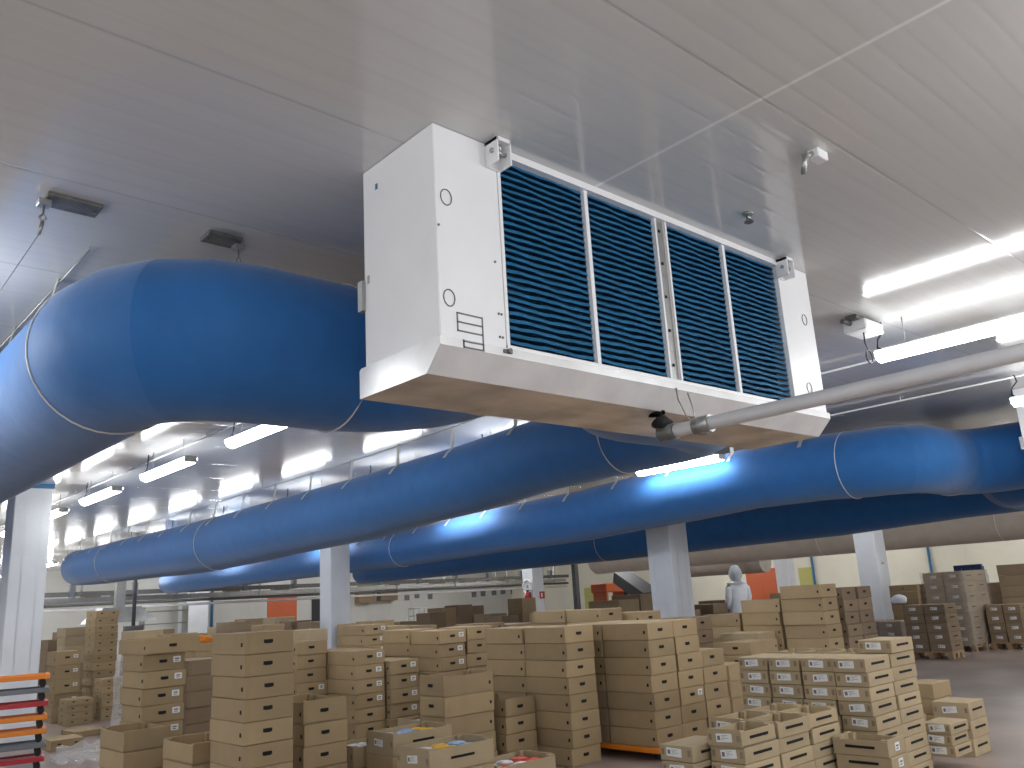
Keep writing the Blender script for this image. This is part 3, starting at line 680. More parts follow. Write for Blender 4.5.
pile(197, 660, 9.0, 'of the dim pile between the two big left piles', 0, 0, style='plain', mt='cardd', shift=(-.1, 0))
pile(192, 745, 6.6, 'of the low open pile between the big left piles', 0, 0, style='plain', open_=True)
pile(144, 655, 8, 'of the labelled tall pile near the trolleys', 0, 0, style='holelab', h=.16)
P = at(144, 655, 8)
carton(P.x + .26, P.y + .34, P.z + .0, .78, .52, .135, False, 'hole', 'wide shallow tray carton lying on the labelled tall pile', 'wide trays', open_=True)
pile(124, 733, 7.3, 'of the low pile before the labelled tall pile', 0, 0, h=.16, open_=True, style='plain')
# --- left rear
pile(96, 611, 15, 'of the tallest many-layered pile at the left', 0, 0, h=.125, style='marks', L=.55, keep=13)
pile(103, 679, 14, 'of the marked pile before the tallest left one', 0, 0, h=.12, style='marks', L=.5)
pile(67, 700, 13.5, 'of the short marked pile by the white column', 0, 0, h=.11, style='marks', L=.45)
pile(56, 652, 14.2, 'of the big-box pile beside the white column', 0, 0, h=.24, style='holelab', mt='card', L=.5)
pile(74, 732, 12, 'of the squat pile at the floor by the film', 0, 0, h=.16, style='plain')
pile(52, 741, 10.8, 'of the squat pile next to the trolleys', 0, 0, h=.16, style='marks', L=.5)
pile(80, 627, 16.5, 'of the irregular pile behind the big-box pile', 0, 0, h=.17, style='plain', keep=4, mt='cardp', shift=(-.25, 0))
pile(60, 632, 18, 'of the dim pile right behind the white column', 0, 0, h=.25, style='plain', keep=4, mt='cardd')
pile(133, 631, 17, 'of the pale pile right of the tallest one', 0, 0, h=.2, style='plain', keep=3, mt='cardp', L=.7, W=.6)
# far background piles, left of centre
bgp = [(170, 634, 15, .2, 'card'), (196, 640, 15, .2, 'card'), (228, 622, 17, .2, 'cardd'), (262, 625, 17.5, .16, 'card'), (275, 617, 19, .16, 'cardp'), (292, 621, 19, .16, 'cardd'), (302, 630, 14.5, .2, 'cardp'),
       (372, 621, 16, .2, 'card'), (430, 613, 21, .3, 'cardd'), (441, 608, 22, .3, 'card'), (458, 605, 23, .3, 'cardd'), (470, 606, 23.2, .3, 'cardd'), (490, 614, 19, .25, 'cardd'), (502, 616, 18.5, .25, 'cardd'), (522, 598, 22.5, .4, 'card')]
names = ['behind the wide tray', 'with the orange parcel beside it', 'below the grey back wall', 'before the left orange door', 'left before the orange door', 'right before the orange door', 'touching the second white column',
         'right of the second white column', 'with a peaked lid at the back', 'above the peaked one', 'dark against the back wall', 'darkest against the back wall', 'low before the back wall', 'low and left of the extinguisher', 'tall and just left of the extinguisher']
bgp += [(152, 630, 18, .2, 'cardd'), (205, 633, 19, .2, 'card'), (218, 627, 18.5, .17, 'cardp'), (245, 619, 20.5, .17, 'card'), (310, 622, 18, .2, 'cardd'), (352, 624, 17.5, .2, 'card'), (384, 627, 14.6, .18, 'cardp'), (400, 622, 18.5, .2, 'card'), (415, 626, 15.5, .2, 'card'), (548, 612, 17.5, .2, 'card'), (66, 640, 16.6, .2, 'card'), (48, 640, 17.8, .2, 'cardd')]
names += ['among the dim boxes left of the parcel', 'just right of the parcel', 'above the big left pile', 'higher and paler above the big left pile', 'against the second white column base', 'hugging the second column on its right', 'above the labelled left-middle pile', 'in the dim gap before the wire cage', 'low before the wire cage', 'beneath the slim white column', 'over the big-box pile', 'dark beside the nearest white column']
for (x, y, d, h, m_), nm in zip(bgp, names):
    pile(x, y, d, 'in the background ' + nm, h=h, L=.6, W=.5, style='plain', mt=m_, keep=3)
# far right palletised goods
def pallet(cx, cy, w, l, label, m='wood'):
    t = thing('pallet', label, 'pallet', (cx, cy, 0))
    b = BM()
    for k in range(5): box_bm(b, -w / 2 + k * (w - .1) / 4, -l / 2, .11, -w / 2 + k * (w - .1) / 4 + .1, l / 2, .13)
    for k in range(3): box_bm(b, -w / 2, -l / 2 + k * (l - .09) / 2, .09, w / 2, -l / 2 + k * (l - .09) / 2 + .09, .11)
    obj('deck', b, m, t)
    for sx in (-1, 0, 1):
        for sy in (-1, 0, 1):
            b = BM(); box_bm(b, sx * (w / 2 - .07) - .05, sy * (l / 2 - .05) - .045, 0, sx * (w / 2 - .07) + .05, sy * (l / 2 - .05) + .045, .09); obj('block', b, m, t)
    return t
def film(x0, y0, x1, y1, z0, z1, label, m='wrap'):
    b = BM(); pts = []
    n = 10; rows = []
    for k in range(n + 1):
        z = z0 + (z1 - z0) * k / n; row = []
        per = [(x0, y0), (x1, y0), (x1, y1), (x0, y1)]
        for q in range(4):
            ax, ay = per[q]; bx, by = per[(q + 1) % 4]
            for s in range(6):
                t = s / 6; row.append(b.verts.new((ax + (bx - ax) * t + random.uniform(-.012, .012), ay + (by - ay) * t + random.uniform(-.012, .012), z)))
        rows.append(row)
    for a, c in zip(rows, rows[1:]):
        for q in range(24): b.faces.new((a[q], a[(q + 1) % 24], c[(q + 1) % 24], c[q])).smooth = True
    o = obj('stretch_wrap', b, m); tag(o, label, 'film'); return o
def load(px, py, d, nx, ny, desc, h=.2, style='label', L=.6, W=.4, mt='cardd', base=.13, wrap=None, longx=True):
    dx, dy = (L + .012, W + .012) if longx else (W + .012, L + .012)
    for i in range(nx):
        for j in range(ny):
            if i > 0 and j > 0: kp = 1
            else: kp = None
            pile(px, py, d, f'{desc}, {"corner pile" if i == j == 0 else ((ORD[j] + " leftward pile" if not i else f"inner pile {ORD[i]} by {ORD[j]}") if j else ORD[i] + " deeper pile")}', i, j, h=h, style=style, mt=mt, base=base, L=L, W=W, longx=longx, wob=.5, name='packed_case', cat='case', adj='brown', keep=kp)
    FILMS.append(dict(key=(px, py, d), nx=nx * dx, ny=ny * dy, desc=desc, wrap=wrap))
load(962, 571, 17.3, 2, 2, 'of the tall wrapped load', h=.2, wrap='shiny stretch film around the tall load at the right', L=.6, W=.4, mt='card')
load(944, 604, 16, 1, 2, 'of the load before the wrapped one', h=.17, L=.55, W=.4)
load(1019, 604, 17.0, 1, 2, 'of the low load at the right edge', h=.2, L=.6, W=.32)
pile(1029, 563, 19.0, 'of the dark pile on the far right edge', 0, 0, h=.25, mt='cardd', style='plain', L=.7, W=.6)
pile(1004, 582, 20.0, 'of the dark pile behind the low right load', 0, 0, h=.25, mt='cardd', style='plain', L=.7, W=.6)
pile(916, 584, 17.8, 'of the slim tan pile behind the labelled load', 0, 0, h=.14, mt='card', style='marks', L=.6, W=.5, keep=6)
load(900, 621, 17.6, 1, 2, 'of the low filmed load by the column', h=.2, L=.6, W=.5, wrap='crinkled grey film over the low load by the right column')
pile(712, 604, 20.5, 'at the far wall behind the middle column', 0, 0, h=.25, style='plain', mt='cardd', L=.7, W=.6, keep=4)
pile(724, 600, 20.5, 'at the far wall, tied stack left of the worker', 0, 0, h=.12, style='marks', mt='cardd', L=.8, W=.6, keep=4)
pile(690, 610, 20, 'low by the far wall near the middle column', 0, 0, h=.2, style='plain', mt='cardd', keep=3)
pile(868, 629, 14.6, 'of the low brown pile left of the filmed load', 0, 0, h=.2, style='plain', mt='cardd', keep=3, shift=(-.5, .4))
pile(775, 612, 15, 'of the brown pile below the right orange door', 0, 0, h=.2, style='plain', mt='cardd', keep=4)
pile(800, 592, 14.6, 'of the brown pile beside the yellow panel', 0, 0, h=.2, style='plain', mt='card', keep=4)
pile(618, 600, 18.5, 'in the background beneath the dark conveyor', 0, 0, h=.4, style='plain', mt='card', keep=3, L=.9, W=.7)
pile(640, 594, 19.5, 'tall and dull beneath the dark conveyor', 0, 0, h=.5, style='plain', mt='cardd', keep=3, L=.9, W=.7)

# open cartons in front with packets (placed before the piles so that the piles keep clear of them)
PACK = {}
def packet_mesh(m):
    if m in PACK: return PACK[m]
    b = BM(); n = 6; rows = []
    for i in range(n + 1):
        r = []
        for j in range(n + 1):
            u, v = i / n * 2 - 1, j / n * 2 - 1
            r.append((b.verts.new((u * .08, v * .055, .022 * (1 - u ** 4) * (1 - v ** 4))), b.verts.new((u * .08, v * .055, -.018 * (1 - u ** 4) * (1 - v ** 4)))))
        rows.append(r)
    for i in range(n):
        for j in range(n):
            b.faces.new([rows[i][j][0], rows[i + 1][j][0], rows[i + 1][j + 1][0], rows[i][j + 1][0]]).smooth = True
            b.faces.new([rows[i][j][1], rows[i][j + 1][1], rows[i + 1][j + 1][1], rows[i + 1][j][1]]).smooth = True
    bmesh.ops.remove_doubles(b, verts=b.verts[:], dist=.0005)
    o = obj('packet', b, m); PACK[m] = o.data; bpy.data.objects.remove(o); return PACK[m]
pm = dict(yellow=mat('yellow_packet', (.75, .42, .03), .3), red=mat('red_packet', (.6, .06, .04), .3), white=mat('white_packet', (.75, .75, .78), .25), blue=mat('pale_blue_packet', (.35, .5, .75), .25))
def open_carton(px, py, d, label, cols, longx=True, L=.62, W=.42, h=.17, below=2):
    P = at(px, py, d); dx, dy = (L, W) if longx else (W, L); cx, cy = P.x + dx / 2, P.y + dy / 2
    st = 0
    while any(hit((P.x - .01, P.y - .01, P.x + dx + .01, P.y + dy + .01), q) for q in RECTS) and st < 3: st += .05; P = at(px, py, d + st)
    cx, cy = P.x + dx / 2, P.y + dy / 2
    z = P.z - h; RECTS.append((cx - dx / 2 - .005, cy - dy / 2 - .005, cx + dx / 2 + .005, cy + dy / 2 + .005))
    carton(cx, cy, z, L, W, h, longx, 'label', label, None, open_=True, jit=0, mt='cardp')
    k = 0; zz = z
    m_ = max(1, round(z / .17)); hh = round(z / m_, 3)
    for q in range(m_):
        carton(cx, cy, z - (q + 1) * hh, L, W, hh, longx, 'plain', f'carton, {ORD[q + 1]} down, under the {label}'[:95], None, jit=.5, mt='card')
    for q, c in enumerate(cols):
        o = bpy.data.objects.new('food_packet', packet_mesh(pm[c])); C.objects.link(o)
        gx = (q % 3 - 1) * .16; gy = (q // 3 % 2 - .5) * .15
        if not longx: gx, gy = gy, gx
        o.location = (cx + gx + random.uniform(-.01, .01), cy + gy + random.uniform(-.01, .01), z + .035 + (q // 6) * .042 + (h - .075))
        o.rotation_euler = (random.uniform(-.15, .15), random.uniform(-.15, .15), random.uniform(-.3, .3))
        wh = {0: 'near', 1: 'far'}[q // 3 % 2]; ww = ['left', 'middle', 'right'][q % 3]
        tag(o, f'{c} glossy packet, {wh} {ww} in the {label}'[:100], 'packet', 'packets in the ' + label)
open_carton(429, 751, 6.1, 'open carton at the front centre', ['blue', 'yellow', 'blue', 'white', 'yellow', 'blue'])
open_carton(393, 735, 7.0, 'open carton behind the front one', ['white', 'blue', 'yellow', 'white', 'blue', 'yellow'])
open_carton(498, 768, 6.3, 'open carton of red packets', ['red', 'white', 'red', 'white', 'white', 'red'])
open_carton(421, 722, 8.0, 'far open carton with bright packets', ['blue', 'white', 'red', 'white', 'blue', 'blue'], W=.4)
open_carton(353, 748, 6.6, 'flapped carton at front left', ['white', 'white', 'blue', 'white', 'white', 'white'])

RECTS.append((at(8, 752, 9.5).x - .4, at(8, 752, 9.5).y - .38, at(8, 752, 9.5).x + .4, at(8, 752, 9.5).y + .38))
Pp = at(743, 637, 20.8); RECTS.append((Pp.x - .4, Pp.y - .4, Pp.x + .4, Pp.y + .4))
build_piles()
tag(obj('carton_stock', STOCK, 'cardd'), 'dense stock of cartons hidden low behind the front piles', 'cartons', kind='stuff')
for f in FILMS:
    P = f['P']; pallet(P.x + f['nx'] / 2, P.y + f['ny'] / 2, f['nx'], f['ny'], 'wooden pallet under the load ' + f['desc'].replace('of ', '', 1))
    if f['wrap']: film(P.x - .03, P.y - .03, P.x + f['nx'] + .03, P.y + f['ny'] + .03, .135, P.z + .01, f['wrap'], 'wrapd')

# ---------------------------------------------------------------- trolleys, trucks
def dolly(x, y, z, m, label, rz=0, L=.6, W=.4):
    t = thing('stacking_dolly', label, 'dolly', (x, y, z), rz, 'stacked dollies by the white column')
    b = BM()
    for s in (-1, 1): box_bm(b, -L / 2, s * (W / 2 - .02) - .02, .075, L / 2, s * (W / 2 - .02) + .02, .115, bev=.004); box_bm(b, s * (L / 2 - .02) - .02, -W / 2 + .04, .075, s * (L / 2 - .02) + .02, W / 2 - .04, .115, bev=.004)
    box_bm(b, -L / 2 + .04, -W / 2 + .04, .085, L / 2 - .04, W / 2 - .04, .1)
    obj('frame', b, m, t)
    for sx in (-1, 1):
        for sy in (-1, 1):
            b = BM(); cx, cy = sx * (L / 2 - .07), sy * (W / 2 - .07)
            tube_bm(b, [(cx, cy - .015, .036), (cx, cy + .015, .036)], .035, 12); box_bm(b, cx - .015, cy - .02, .04, cx + .015, cy - .016, .076); box_bm(b, cx - .015, cy + .016, .04, cx + .015, cy + .02, .076)
            obj('caster', b, 'black', t)
    return t
Pd = at(8, 752, 9.5); Pd.z = 0
cols = ['orange', 'grey', 'red', 'orange', 'orange', 'grey', 'red']
for q, c in enumerate(cols):
    dolly(Pd.x, Pd.y, (6 - q) * .147, c, f'{c} stacking dolly on black wheels, {ORD[q]}{"" if q == 0 else " from the top"} in the stack at left', rz=math.atan2(Pd.y, Pd.x) - PI / 2, L=.72, W=.42).scale = (1, 1, 1.26)
P = at(647, 623, 8.2)
t = thing('roll_dolly', 'orange wheeled dolly under the broad middle pallet load', 'dolly', (P.x, P.y, 0))
b = BM(); box_bm(b, -.02, -.02, .07, 1.23, .05, .118, bev=.005); box_bm(b, -.02, 1.14, .07, 1.23, 1.22, .118, bev=.005); box_bm(b, -.02, .05, .07, .06, 1.14, .118, bev=.005); box_bm(b, 1.15, .05, .07, 1.23, 1.14, .118, bev=.005); box_bm(b, .06, .5, .08, 1.15, .7, .118); obj('frame', b, 'orange', t)
for x in (.1, 1.1):
    for y in (.1, 1.1): b = BM(); tube_bm(b, [(x, y - .02, .036), (x, y + .02, .036)], .035, 12); obj('caster', b, 'black', t)
P = at(950, 724, 9.0)
t = thing('roll_dolly', 'orange wheeled dolly under the pale pile by the aisle', 'dolly', (P.x, P.y, 0))
b = BM(); box_bm(b, -.03, -.03, .07, .66, .04, .118, bev=.005); box_bm(b, -.03, .36, .07, .66, .43, .118, bev=.005); box_bm(b, -.03, .04, .07, .04, .36, .118); box_bm(b, .59, .04, .07, .66, .36, .118); obj('frame', b, 'orange', t)
for x in (.08, .55):
    for y in (.06, .34): b = BM(); tube_bm(b, [(x, y - .02, .036), (x, y + .02, .036)], .035, 12); obj('caster', b, 'black', t)

# crumpled films
def sheet(pts4, label, m='wrap', n=7, amp=.04):
    b = BM(); A, B_, D_, E_ = [Vector(p) for p in pts4]; rows = []
    for i in range(n + 1):
        r = []
        for j in range(n + 1):
            u, v = i / n, j / n; p = (A * (1 - u) + B_ * u) * (1 - v) + (E_ * (1 - u) + D_ * u) * v
            r.append(b.verts.new(p + Vector([random.uniform(-amp, amp) for _ in range(3)])))
        rows.append(r)
    for i in range(n):
        for j in range(n): b.faces.new((rows[i][j], rows[i + 1][j], rows[i + 1][j + 1], rows[i][j + 1])).smooth = True
    o = obj('plastic_film', b, m); tag(o, label, 'film'); return o
sheet([at(120, 640, 14.4), at(127, 650, 13.6), at(127, 735, 12.3), at(108, 735, 12.6)], 'clear film hanging beside the tallest left pile', amp=.03)
sheet([at(48, 762, 8.25), at(104, 762, 7.9), at(108, 738, 8.3), at(58, 746, 8.7)], 'crumpled clear film heaped on the floor by the dollies', amp=.035)

# ---------------------------------------------------------------- far background
# overhead conveyor along X
def conveyor():
    t = thing('overhead_conveyor', 'long grey overhead conveyor gantry crossing before the back wall', 'conveyor', (7, 30, 0))
    b = BM()
    for y in (-.35, .35): box_bm(b, 0, y - .03, 2.24, 23, y + .03, 2.38)
    box_bm(b, 0, -.32, 2.34, 23, .32, 2.36)
    for k in range(24): box_bm(b, k, -.32, 2.26, k + .05, .32, 2.34)
    obj('belt_frame', b, 'steel', t)
    for k in range(8):
        b = BM(); xx = 1.2 + k * 3
        box_bm(b, xx - .03, -.42, 2.28, xx + .03, -.36, CEIL - .0); box_bm(b, xx - .03, .36, 2.28, xx + .03, .42, CEIL); box_bm(b, xx - .03, -.42, 2.24, xx + .03, .42, 2.28)
        obj('hanger_post', b, 'steel', t)
    b = BM(); tube_bm(b, [(0, -.46, 2.02), (23, -.46, 2.02)], .04, 8); obj('side_pipe', b, 'pipe', t)
    b = BM(); tube_bm(b, [(0, -.5, 2.16), (23, -.5, 2.16)], .05, 8); box_bm(b, 0, -.6, 2.42, 23, -.5, 2.56); obj('cable_tray', b, 'darksteel', t)
    for k in range(12):
        b = BM(); box_bm(b, .8 + k * 1.9, -.62, 2.4, .95 + k * 1.9, -.44, 2.8); obj('drive_unit', b, 'grey', t)
conveyor()
cx = [(8.6, .5), (9.6, .7), (13.3, .5), (15.2, .6), (17.5, .5), (19, .7), (20.2, .5), (22.5, .6), (24.2, .7), (26, .5), (27.5, .6)]
cn = ['first', 'second', 'third', 'fourth', 'fifth', 'sixth', 'seventh', 'eighth', 'ninth', 'tenth', 'last']
for (x, l), nm in zip(cx, cn):
    carton(x, 30, 2.382, l, .4, .13, True, 'plain', f'carton riding the overhead conveyor, {nm} from its left end', 'cartons on the overhead conveyor', jit=0, mt='card')
# doors
def door(n, x0, x1, z1, wall, label=None):
    b = BM()
    if wall == 'Y': box_bm(b, x0, Y1 - .05, 0, x1, Y1 - .01, z1, bev=.01); box_bm(b, (x0 + x1) / 2 - .01, Y1 - .055, 0, (x0 + x1) / 2 + .01, Y1 - .05, z1)
    else: box_bm(b, X1 - .05, x0, 0, X1 - .01, x1, z1, bev=.01); box_bm(b, X1 - .055, (x0 + x1) / 2 - .01, 0, X1 - .05, (x0 + x1) / 2 + .01, z1)
    return struct('door_%d' % n, b, 'doorc')
def hity(px, py):
    v = at(px, py, 1) - Vector((0, 0, CAMH)); k = (Y1 - .05) / v.y; return v.x * k, CAMH + v.z * k
def hitx(px, py):
    v = at(px, py, 1) - Vector((0, 0, CAMH)); k = (X1 - .05) / v.x; return v.y * k, CAMH + v.z * k
a, z = hity(268, 595); c, _ = hity(297, 595); door(1, a, c, z, 'Y')
a, z = hitx(745, 570); c, _ = hitx(776, 570); door(2, c, a, z, 'X')
# wall panels and fixtures on the back wall
def wallplate(px0, py0, px1, py1, m, name, label, cat, wall='Y', dep=.06, group=None):
    b = BM()
    if wall == 'Y':
        x0, z1 = hity(px0, py0); x1, z0 = hity(px1, py1); box_bm(b, x0, Y1 - dep, z0, x1, Y1 - .008, z1, bev=.005)
    else:
        y1, z1 = hitx(px0, py0); y0, z0 = hitx(px1, py1); box_bm(b, X1 - dep, y0, z0, X1 - .008, y1, z1, bev=.005)
    return tag(obj(name, b, m), label, cat, group)
wallplate(312, 598, 320, 622, 'dark', 'notice_board', 'dark notice board left of the second white column', 'board')
wallplate(355, 592, 371, 603, 'cardd', 'storage_box', 'brown box fixed on the wall right of the second column', 'box', dep=.4)
wallplate(377, 590, 394, 600, 'cardd', 'storage_box', 'wider brown box high on the back wall', 'box', dep=.4)
for q, (x, y) in enumerate(((407, 597), (417, 595), (430, 596), (474, 594), (483, 593), (494, 592), (503, 591), (513, 591))):
    wallplate(x - 2, y - 2, x + 2.5, y + 3, 'grey', 'wall_socket', f'small grey wall box, {"first" if q == 0 else ORD[q]} from left in the row on the back wall', 'wall box', group='small grey wall boxes')
# wire grid cage
x0, z1 = hity(396, 609); x1, z0 = hity(416, 640)
b = BM()
for k in range(5): tube_bm(b, [(x0 + (x1 - x0) * k / 4, 33, 0), (x0 + (x1 - x0) * k / 4, 33, z1)], .02, 5)
for k in range(5): tube_bm(b, [(x0, 33, .1 + (z1 - .12) * k / 4), (x1, 33, .1 + (z1 - .12) * k / 4)], .02, 5)
o = obj('wire_cage', b, 'steel'); o.location.x = -2.0; tag(o, 'grey wire cage panel standing before the back wall', 'cage')
# blue pipes
for px, py, wall, lab in ((212, 600, 'Y', 'thin blue pipe on the back wall left of the orange door'), (930, 560, 'X', 'blue pipe on the cream wall above the wrapped load'), (812, 560, 'X', 'thin blue pipe on the cream wall by the yellow panel')):
    b = BM()
    if wall == 'Y': x, _ = hity(px, py); tube_bm(b, [(x, Y1 - .08, 0), (x, Y1 - .08, CEIL)], .06, 8)
    else: y, _ = hitx(px, py); tube_bm(b, [(X1 - .08, y, 0), (X1 - .08, y, CEIL)], .05, 8)
    tag(obj('service_pipe', b, 'bluep'), lab, 'pipe')
# grey structure column at the left back and shelving
x, _ = hity(187, 600); b = BM(); box_bm(b, x - .6, Y1 - 1.6, 0, x + .3, Y1 - .7, CEIL); struct('column', b, 'grey' if False else 'column')
b = BM(); x, _ = hity(172, 610)
for k in range(2): box_bm(b, x - .9 + k * 1.6, 33, 0, x - .85 + k * 1.6, 33.5, 2.1)
for k in range(4): box_bm(b, x - .9, 33, .5 + k * .45, x + .75, 33.5, .54 + k * .45)
rk = obj('steel_rack', b, 'steel'); rk.location.x = -1.6; tag(rk, 'light steel rack before the back wall at left', 'rack')
# hood on the left (grey metal hopper with dark pole)
P = at(120, 594, 24)
t = thing('extract_hood', 'grey metal hood hanging at the left below the conveyor line', 'hood', (P.x, P.y, CAMH))
b = BM(); vs = [b.verts.new(v) for v in ((-.9, -.5, .0), (.9, -.5, 0), (.9, .5, 0), (-.9, .5, 0), (-.5, -.3, .42), (.5, -.3, .42), (.5, .3, .42), (-.5, .3, .42))]
for q in ((0, 1, 5, 4), (1, 2, 6, 5), (2, 3, 7, 6), (3, 0, 4, 7), (4, 5, 6, 7), (0, 3, 2, 1)): b.faces.new([vs[k] for k in q])
obj('hood_shell', b, 'steel', t)
b = BM(); box_bm(b, -.12, -.12, .42, .12, .12, CEIL - CAMH); obj('hood_stack', b, 'steel', t)
P = at(134, 610, 22); b = BM(); tube_bm(b, [(P.x, P.y, 0), (P.x, P.y, CEIL)], .05, 8); tube_bm(b, [(P.x, P.y, 1.0), (P.x, P.y, 1.45)], .25, 10)
tag(obj('machine_post', b, 'dark'), 'dark machine post standing below the grey hood', 'post')
# yellow-green machine bay, dark inclined conveyor
wallplate(584, 588, 604, 612, 'yellow', 'wall_hatch', 'yellow-green panel on the wall right of the extinguisher column', 'panel', 'Y' if False else 'X')
wallplate(798, 568, 817, 600, 'yellow', 'wall_hatch', 'yellow-green panel behind the tall holed cartons', 'panel', 'X')
P0 = at(622, 577, 22); P1 = at(652, 598, 20.5)
t = thing('inclined_conveyor', 'dark inclined conveyor rising beside the middle white column', 'conveyor', (P1.x, P1.y, 0))
b = BM(); dv = P0 - P1
def beam(b, p, q, w, h):
    p, q = Vector(p), Vector(q); t_ = (q - p).normalized(); s = t_.cross(Vector((0, 0, 1))).normalized() * w / 2; u = s.cross(t_).normalized() * h / 2
    vs = [b.verts.new(c + a_ + e_) for c in (p, q) for a_ in (s, -s) for e_ in (u, -u)]
    for f in ((0, 1, 3, 2), (4, 6, 7, 5), (0, 4, 5, 1), (2, 3, 7, 6), (0, 2, 6, 4), (1, 5, 7, 3)): b.faces.new([vs[k] for k in f])
beam(b, (0, 0, P1.z), (dv.x, dv.y, P0.z), .5, .28); obj('belt', b, 'dark', t)
for k, f in enumerate((.1, .9)):
    b = BM(); x, y = dv.x * f, dv.y * f; zz = P1.z + (P0.z - P1.z) * f
    box_bm(b, x - .04, y - .04, 0, x + .04, y + .04, zz - .14); obj('leg', b, 'dark', t)
b = BM(); P = at(610, 588, 24); box_bm(b, P.x - .5, P.y - .3, P.z - .12, P.x + .5, P.y + .3, P.z + .14, bev=.03)
box_bm(b, P.x - .45, P.y - .25, 0, P.x - .37, P.y + .25, P.z - .12); box_bm(b, P.x + .37, P.y - .25, 0, P.x + .45, P.y + .25, P.z - .12)
tag(obj('orange_machine', b, 'doorc'), 'orange machine head beside the dark inclined conveyor', 'machine')
P = at(577, 600, 21); b = BM(); box_bm(b, P.x - .06, P.y - .06, 0, P.x + .06, P.y + .06, 2.35); box_bm(b, P.x - 3.4, P.y + 2.2, 2.3, P.x + 2.6, P.y - 1.6, 2.32) if False else None
tag(obj('steel_post', b, 'darksteel'), 'thin steel post right of the extinguisher column', 'post')
# extinguisher on its column
ex, ey = 20.0, 21.3
t = thing('fire_extinguisher', 'red fire extinguisher hung on the slim white column', 'extinguisher', (ex - .38, ey - .10, CAMH - .42))
b = BM(); tube_bm(b, [(0, 0, 0), (0, 0, .03), (0, 0, .5), (0, 0, .58), (0, 0, .62)], [.09, .11, .11, .07, .03], 16); obj('cylinder', b, 'red', t)
b = BM(); tube_bm(b, [(0, 0, .62), (0, 0, .68)], .025, 8); box_bm(b, -.015, -.14, .66, .015, .03, .69); tube_bm(b, [(0, -.03, .65), (0, -.16, .58), (0, -.15, .3), (0, -.13, .12)], .015, 6); obj('valve', b, 'black', t)
b = BM(); box_bm(b, .10, -.05, .2, .135, .05, .26); obj('bracket', b, 'steel', t)
t = thing('hose_ring', 'pale coiled hose above the red extinguisher', 'hose', (ex - .28, ey, CAMH + .38))
b = BM(); ring_bm(b, (0, 0, 0), 'X', .22, .035, 20); obj('coil', b, 'pipe', t); b = BM(); box_bm(b, -.02, -.03, -.05, .03, .03, .05); obj('hook', b, 'steel', t)
b = BM(); box_bm(b, ex + .02, ey - .275, CAMH - .03, ex + .24, ey - .256, CAMH + .2); box_bm(b, ex + .07, ey - .278, CAMH + .02, ex + .13, ey - .275, CAMH + .15, mi=1); tag(obj('fire_sign', b, ['red', 'paper']), 'small red fire sign with a white mark on the slim column', 'sign')
b = BM(); box_bm(b, 19.7 - .12, 9.4 - .262, CAMH + .28, 19.7 + .05, 9.4 - .255, CAMH + .38); box_bm(b, 19.7 - .1, 9.4 - .264, CAMH + .31, 19.7 + .03, 9.4 - .262, CAMH + .33, mi=1); tag(obj('notice', b, ['paper', 'ink']), 'small paper notice on the right white column', 'notice')
# blue board, white sack, orange parcel
P = at(985, 604, 22.5)
t = thing('blue_pallet', 'blue plastic pallet stood upright behind the wrapped load', 'pallet', (P.x, P.y, 0)); 
b = BM(); box_bm(b, -.05, -.1, 0, .05, .62, 1.75, bev=.01)
for k in range(3): box_bm(b, -.075, -.07 + k * .24, .1, -.05, .09 + k * .24, 1.68)
obj('deck', b, 'blue', t)
for k in range(3): b = BM(); box_bm(b, .05, -.09 + k * .3, .05, .16, .01 + k * .3, 1.7); obj('runner', b, 'blue', t)
def blob(px, py, d, sx, sy, sz, m, name, label, cat, base=None):
    P = at(px, py, d); b = BM(); bmesh.ops.create_icosphere(b, subdivisions=3, radius=1)
    for v in b.verts:
        n = 1 + .13 * math.sin(v.co.x * 5 + v.co.y * 3) * math.cos(v.co.z * 4 + v.co.x * 2) + random.uniform(-.03, .03)
        v.co = Vector((v.co.x * sx * n, v.co.y * sy * n, max(v.co.z, -.6) * sz * n))
    for f in b.faces: f.smooth = True
    o = obj(name, b, m); o.location = P; return tag(o, label, cat)
blob(899, 600, 16.6, .12, .15, .10, 'coat', 'plastic_sack', 'white plastic sack lying on the brown box near the right column', 'sack')
pile(893, 604, 16.4, 'of the brown box pile under the white sack', 0, 0, h=.3, style='plain', mt='cardd', L=.6, W=.5, keep=3)
blob(201, 640, 13.5, .19, .16, .075, 'orange', 'parcel', 'orange parcel on the carton between the left piles', 'parcel')
pile(194, 641, 13.2, 'of the pile carrying the orange parcel', 0, 0, h=.2, style='plain', mt='cardp', L=.5, W=.5, keep=4)

# ---------------------------------------------------------------- worker
def skin_chain(name, verts, edges, m, parent=None, sub=2, root=0):
    me = bpy.data.meshes.new(name); me.from_pydata([v[:3] for v in verts], edges, []); me.materials.append(M[m])
    o = bpy.data.objects.new(name, me); C.objects.link(o)
    if parent: o.parent = parent
    o.modifiers.new('skin', 'SKIN'); o.modifiers.new('sub', 'SUBSURF').levels = sub; o.modifiers['sub'].render_levels = sub
    for i, v in enumerate(verts):
        s = me.skin_vertices[0].data[i]; r = v[3] if isinstance(v[3], tuple) else (v[3], v[3]); s.radius = r; s.use_root = (i == root)
    for p in me.polygons: p.use_smooth = True
    return o
P = at(743, 637, 20.8)
w = thing('person', 'person in a pale hooded white coat standing before the right orange door, seen from behind', 'person', (P.x, P.y, 0), math.radians(-48 + 20)); w.scale = (1.1, 1.1, 1.1); RECTS.append((P.x - .33, P.y - .33, P.x + .33, P.y + .33))
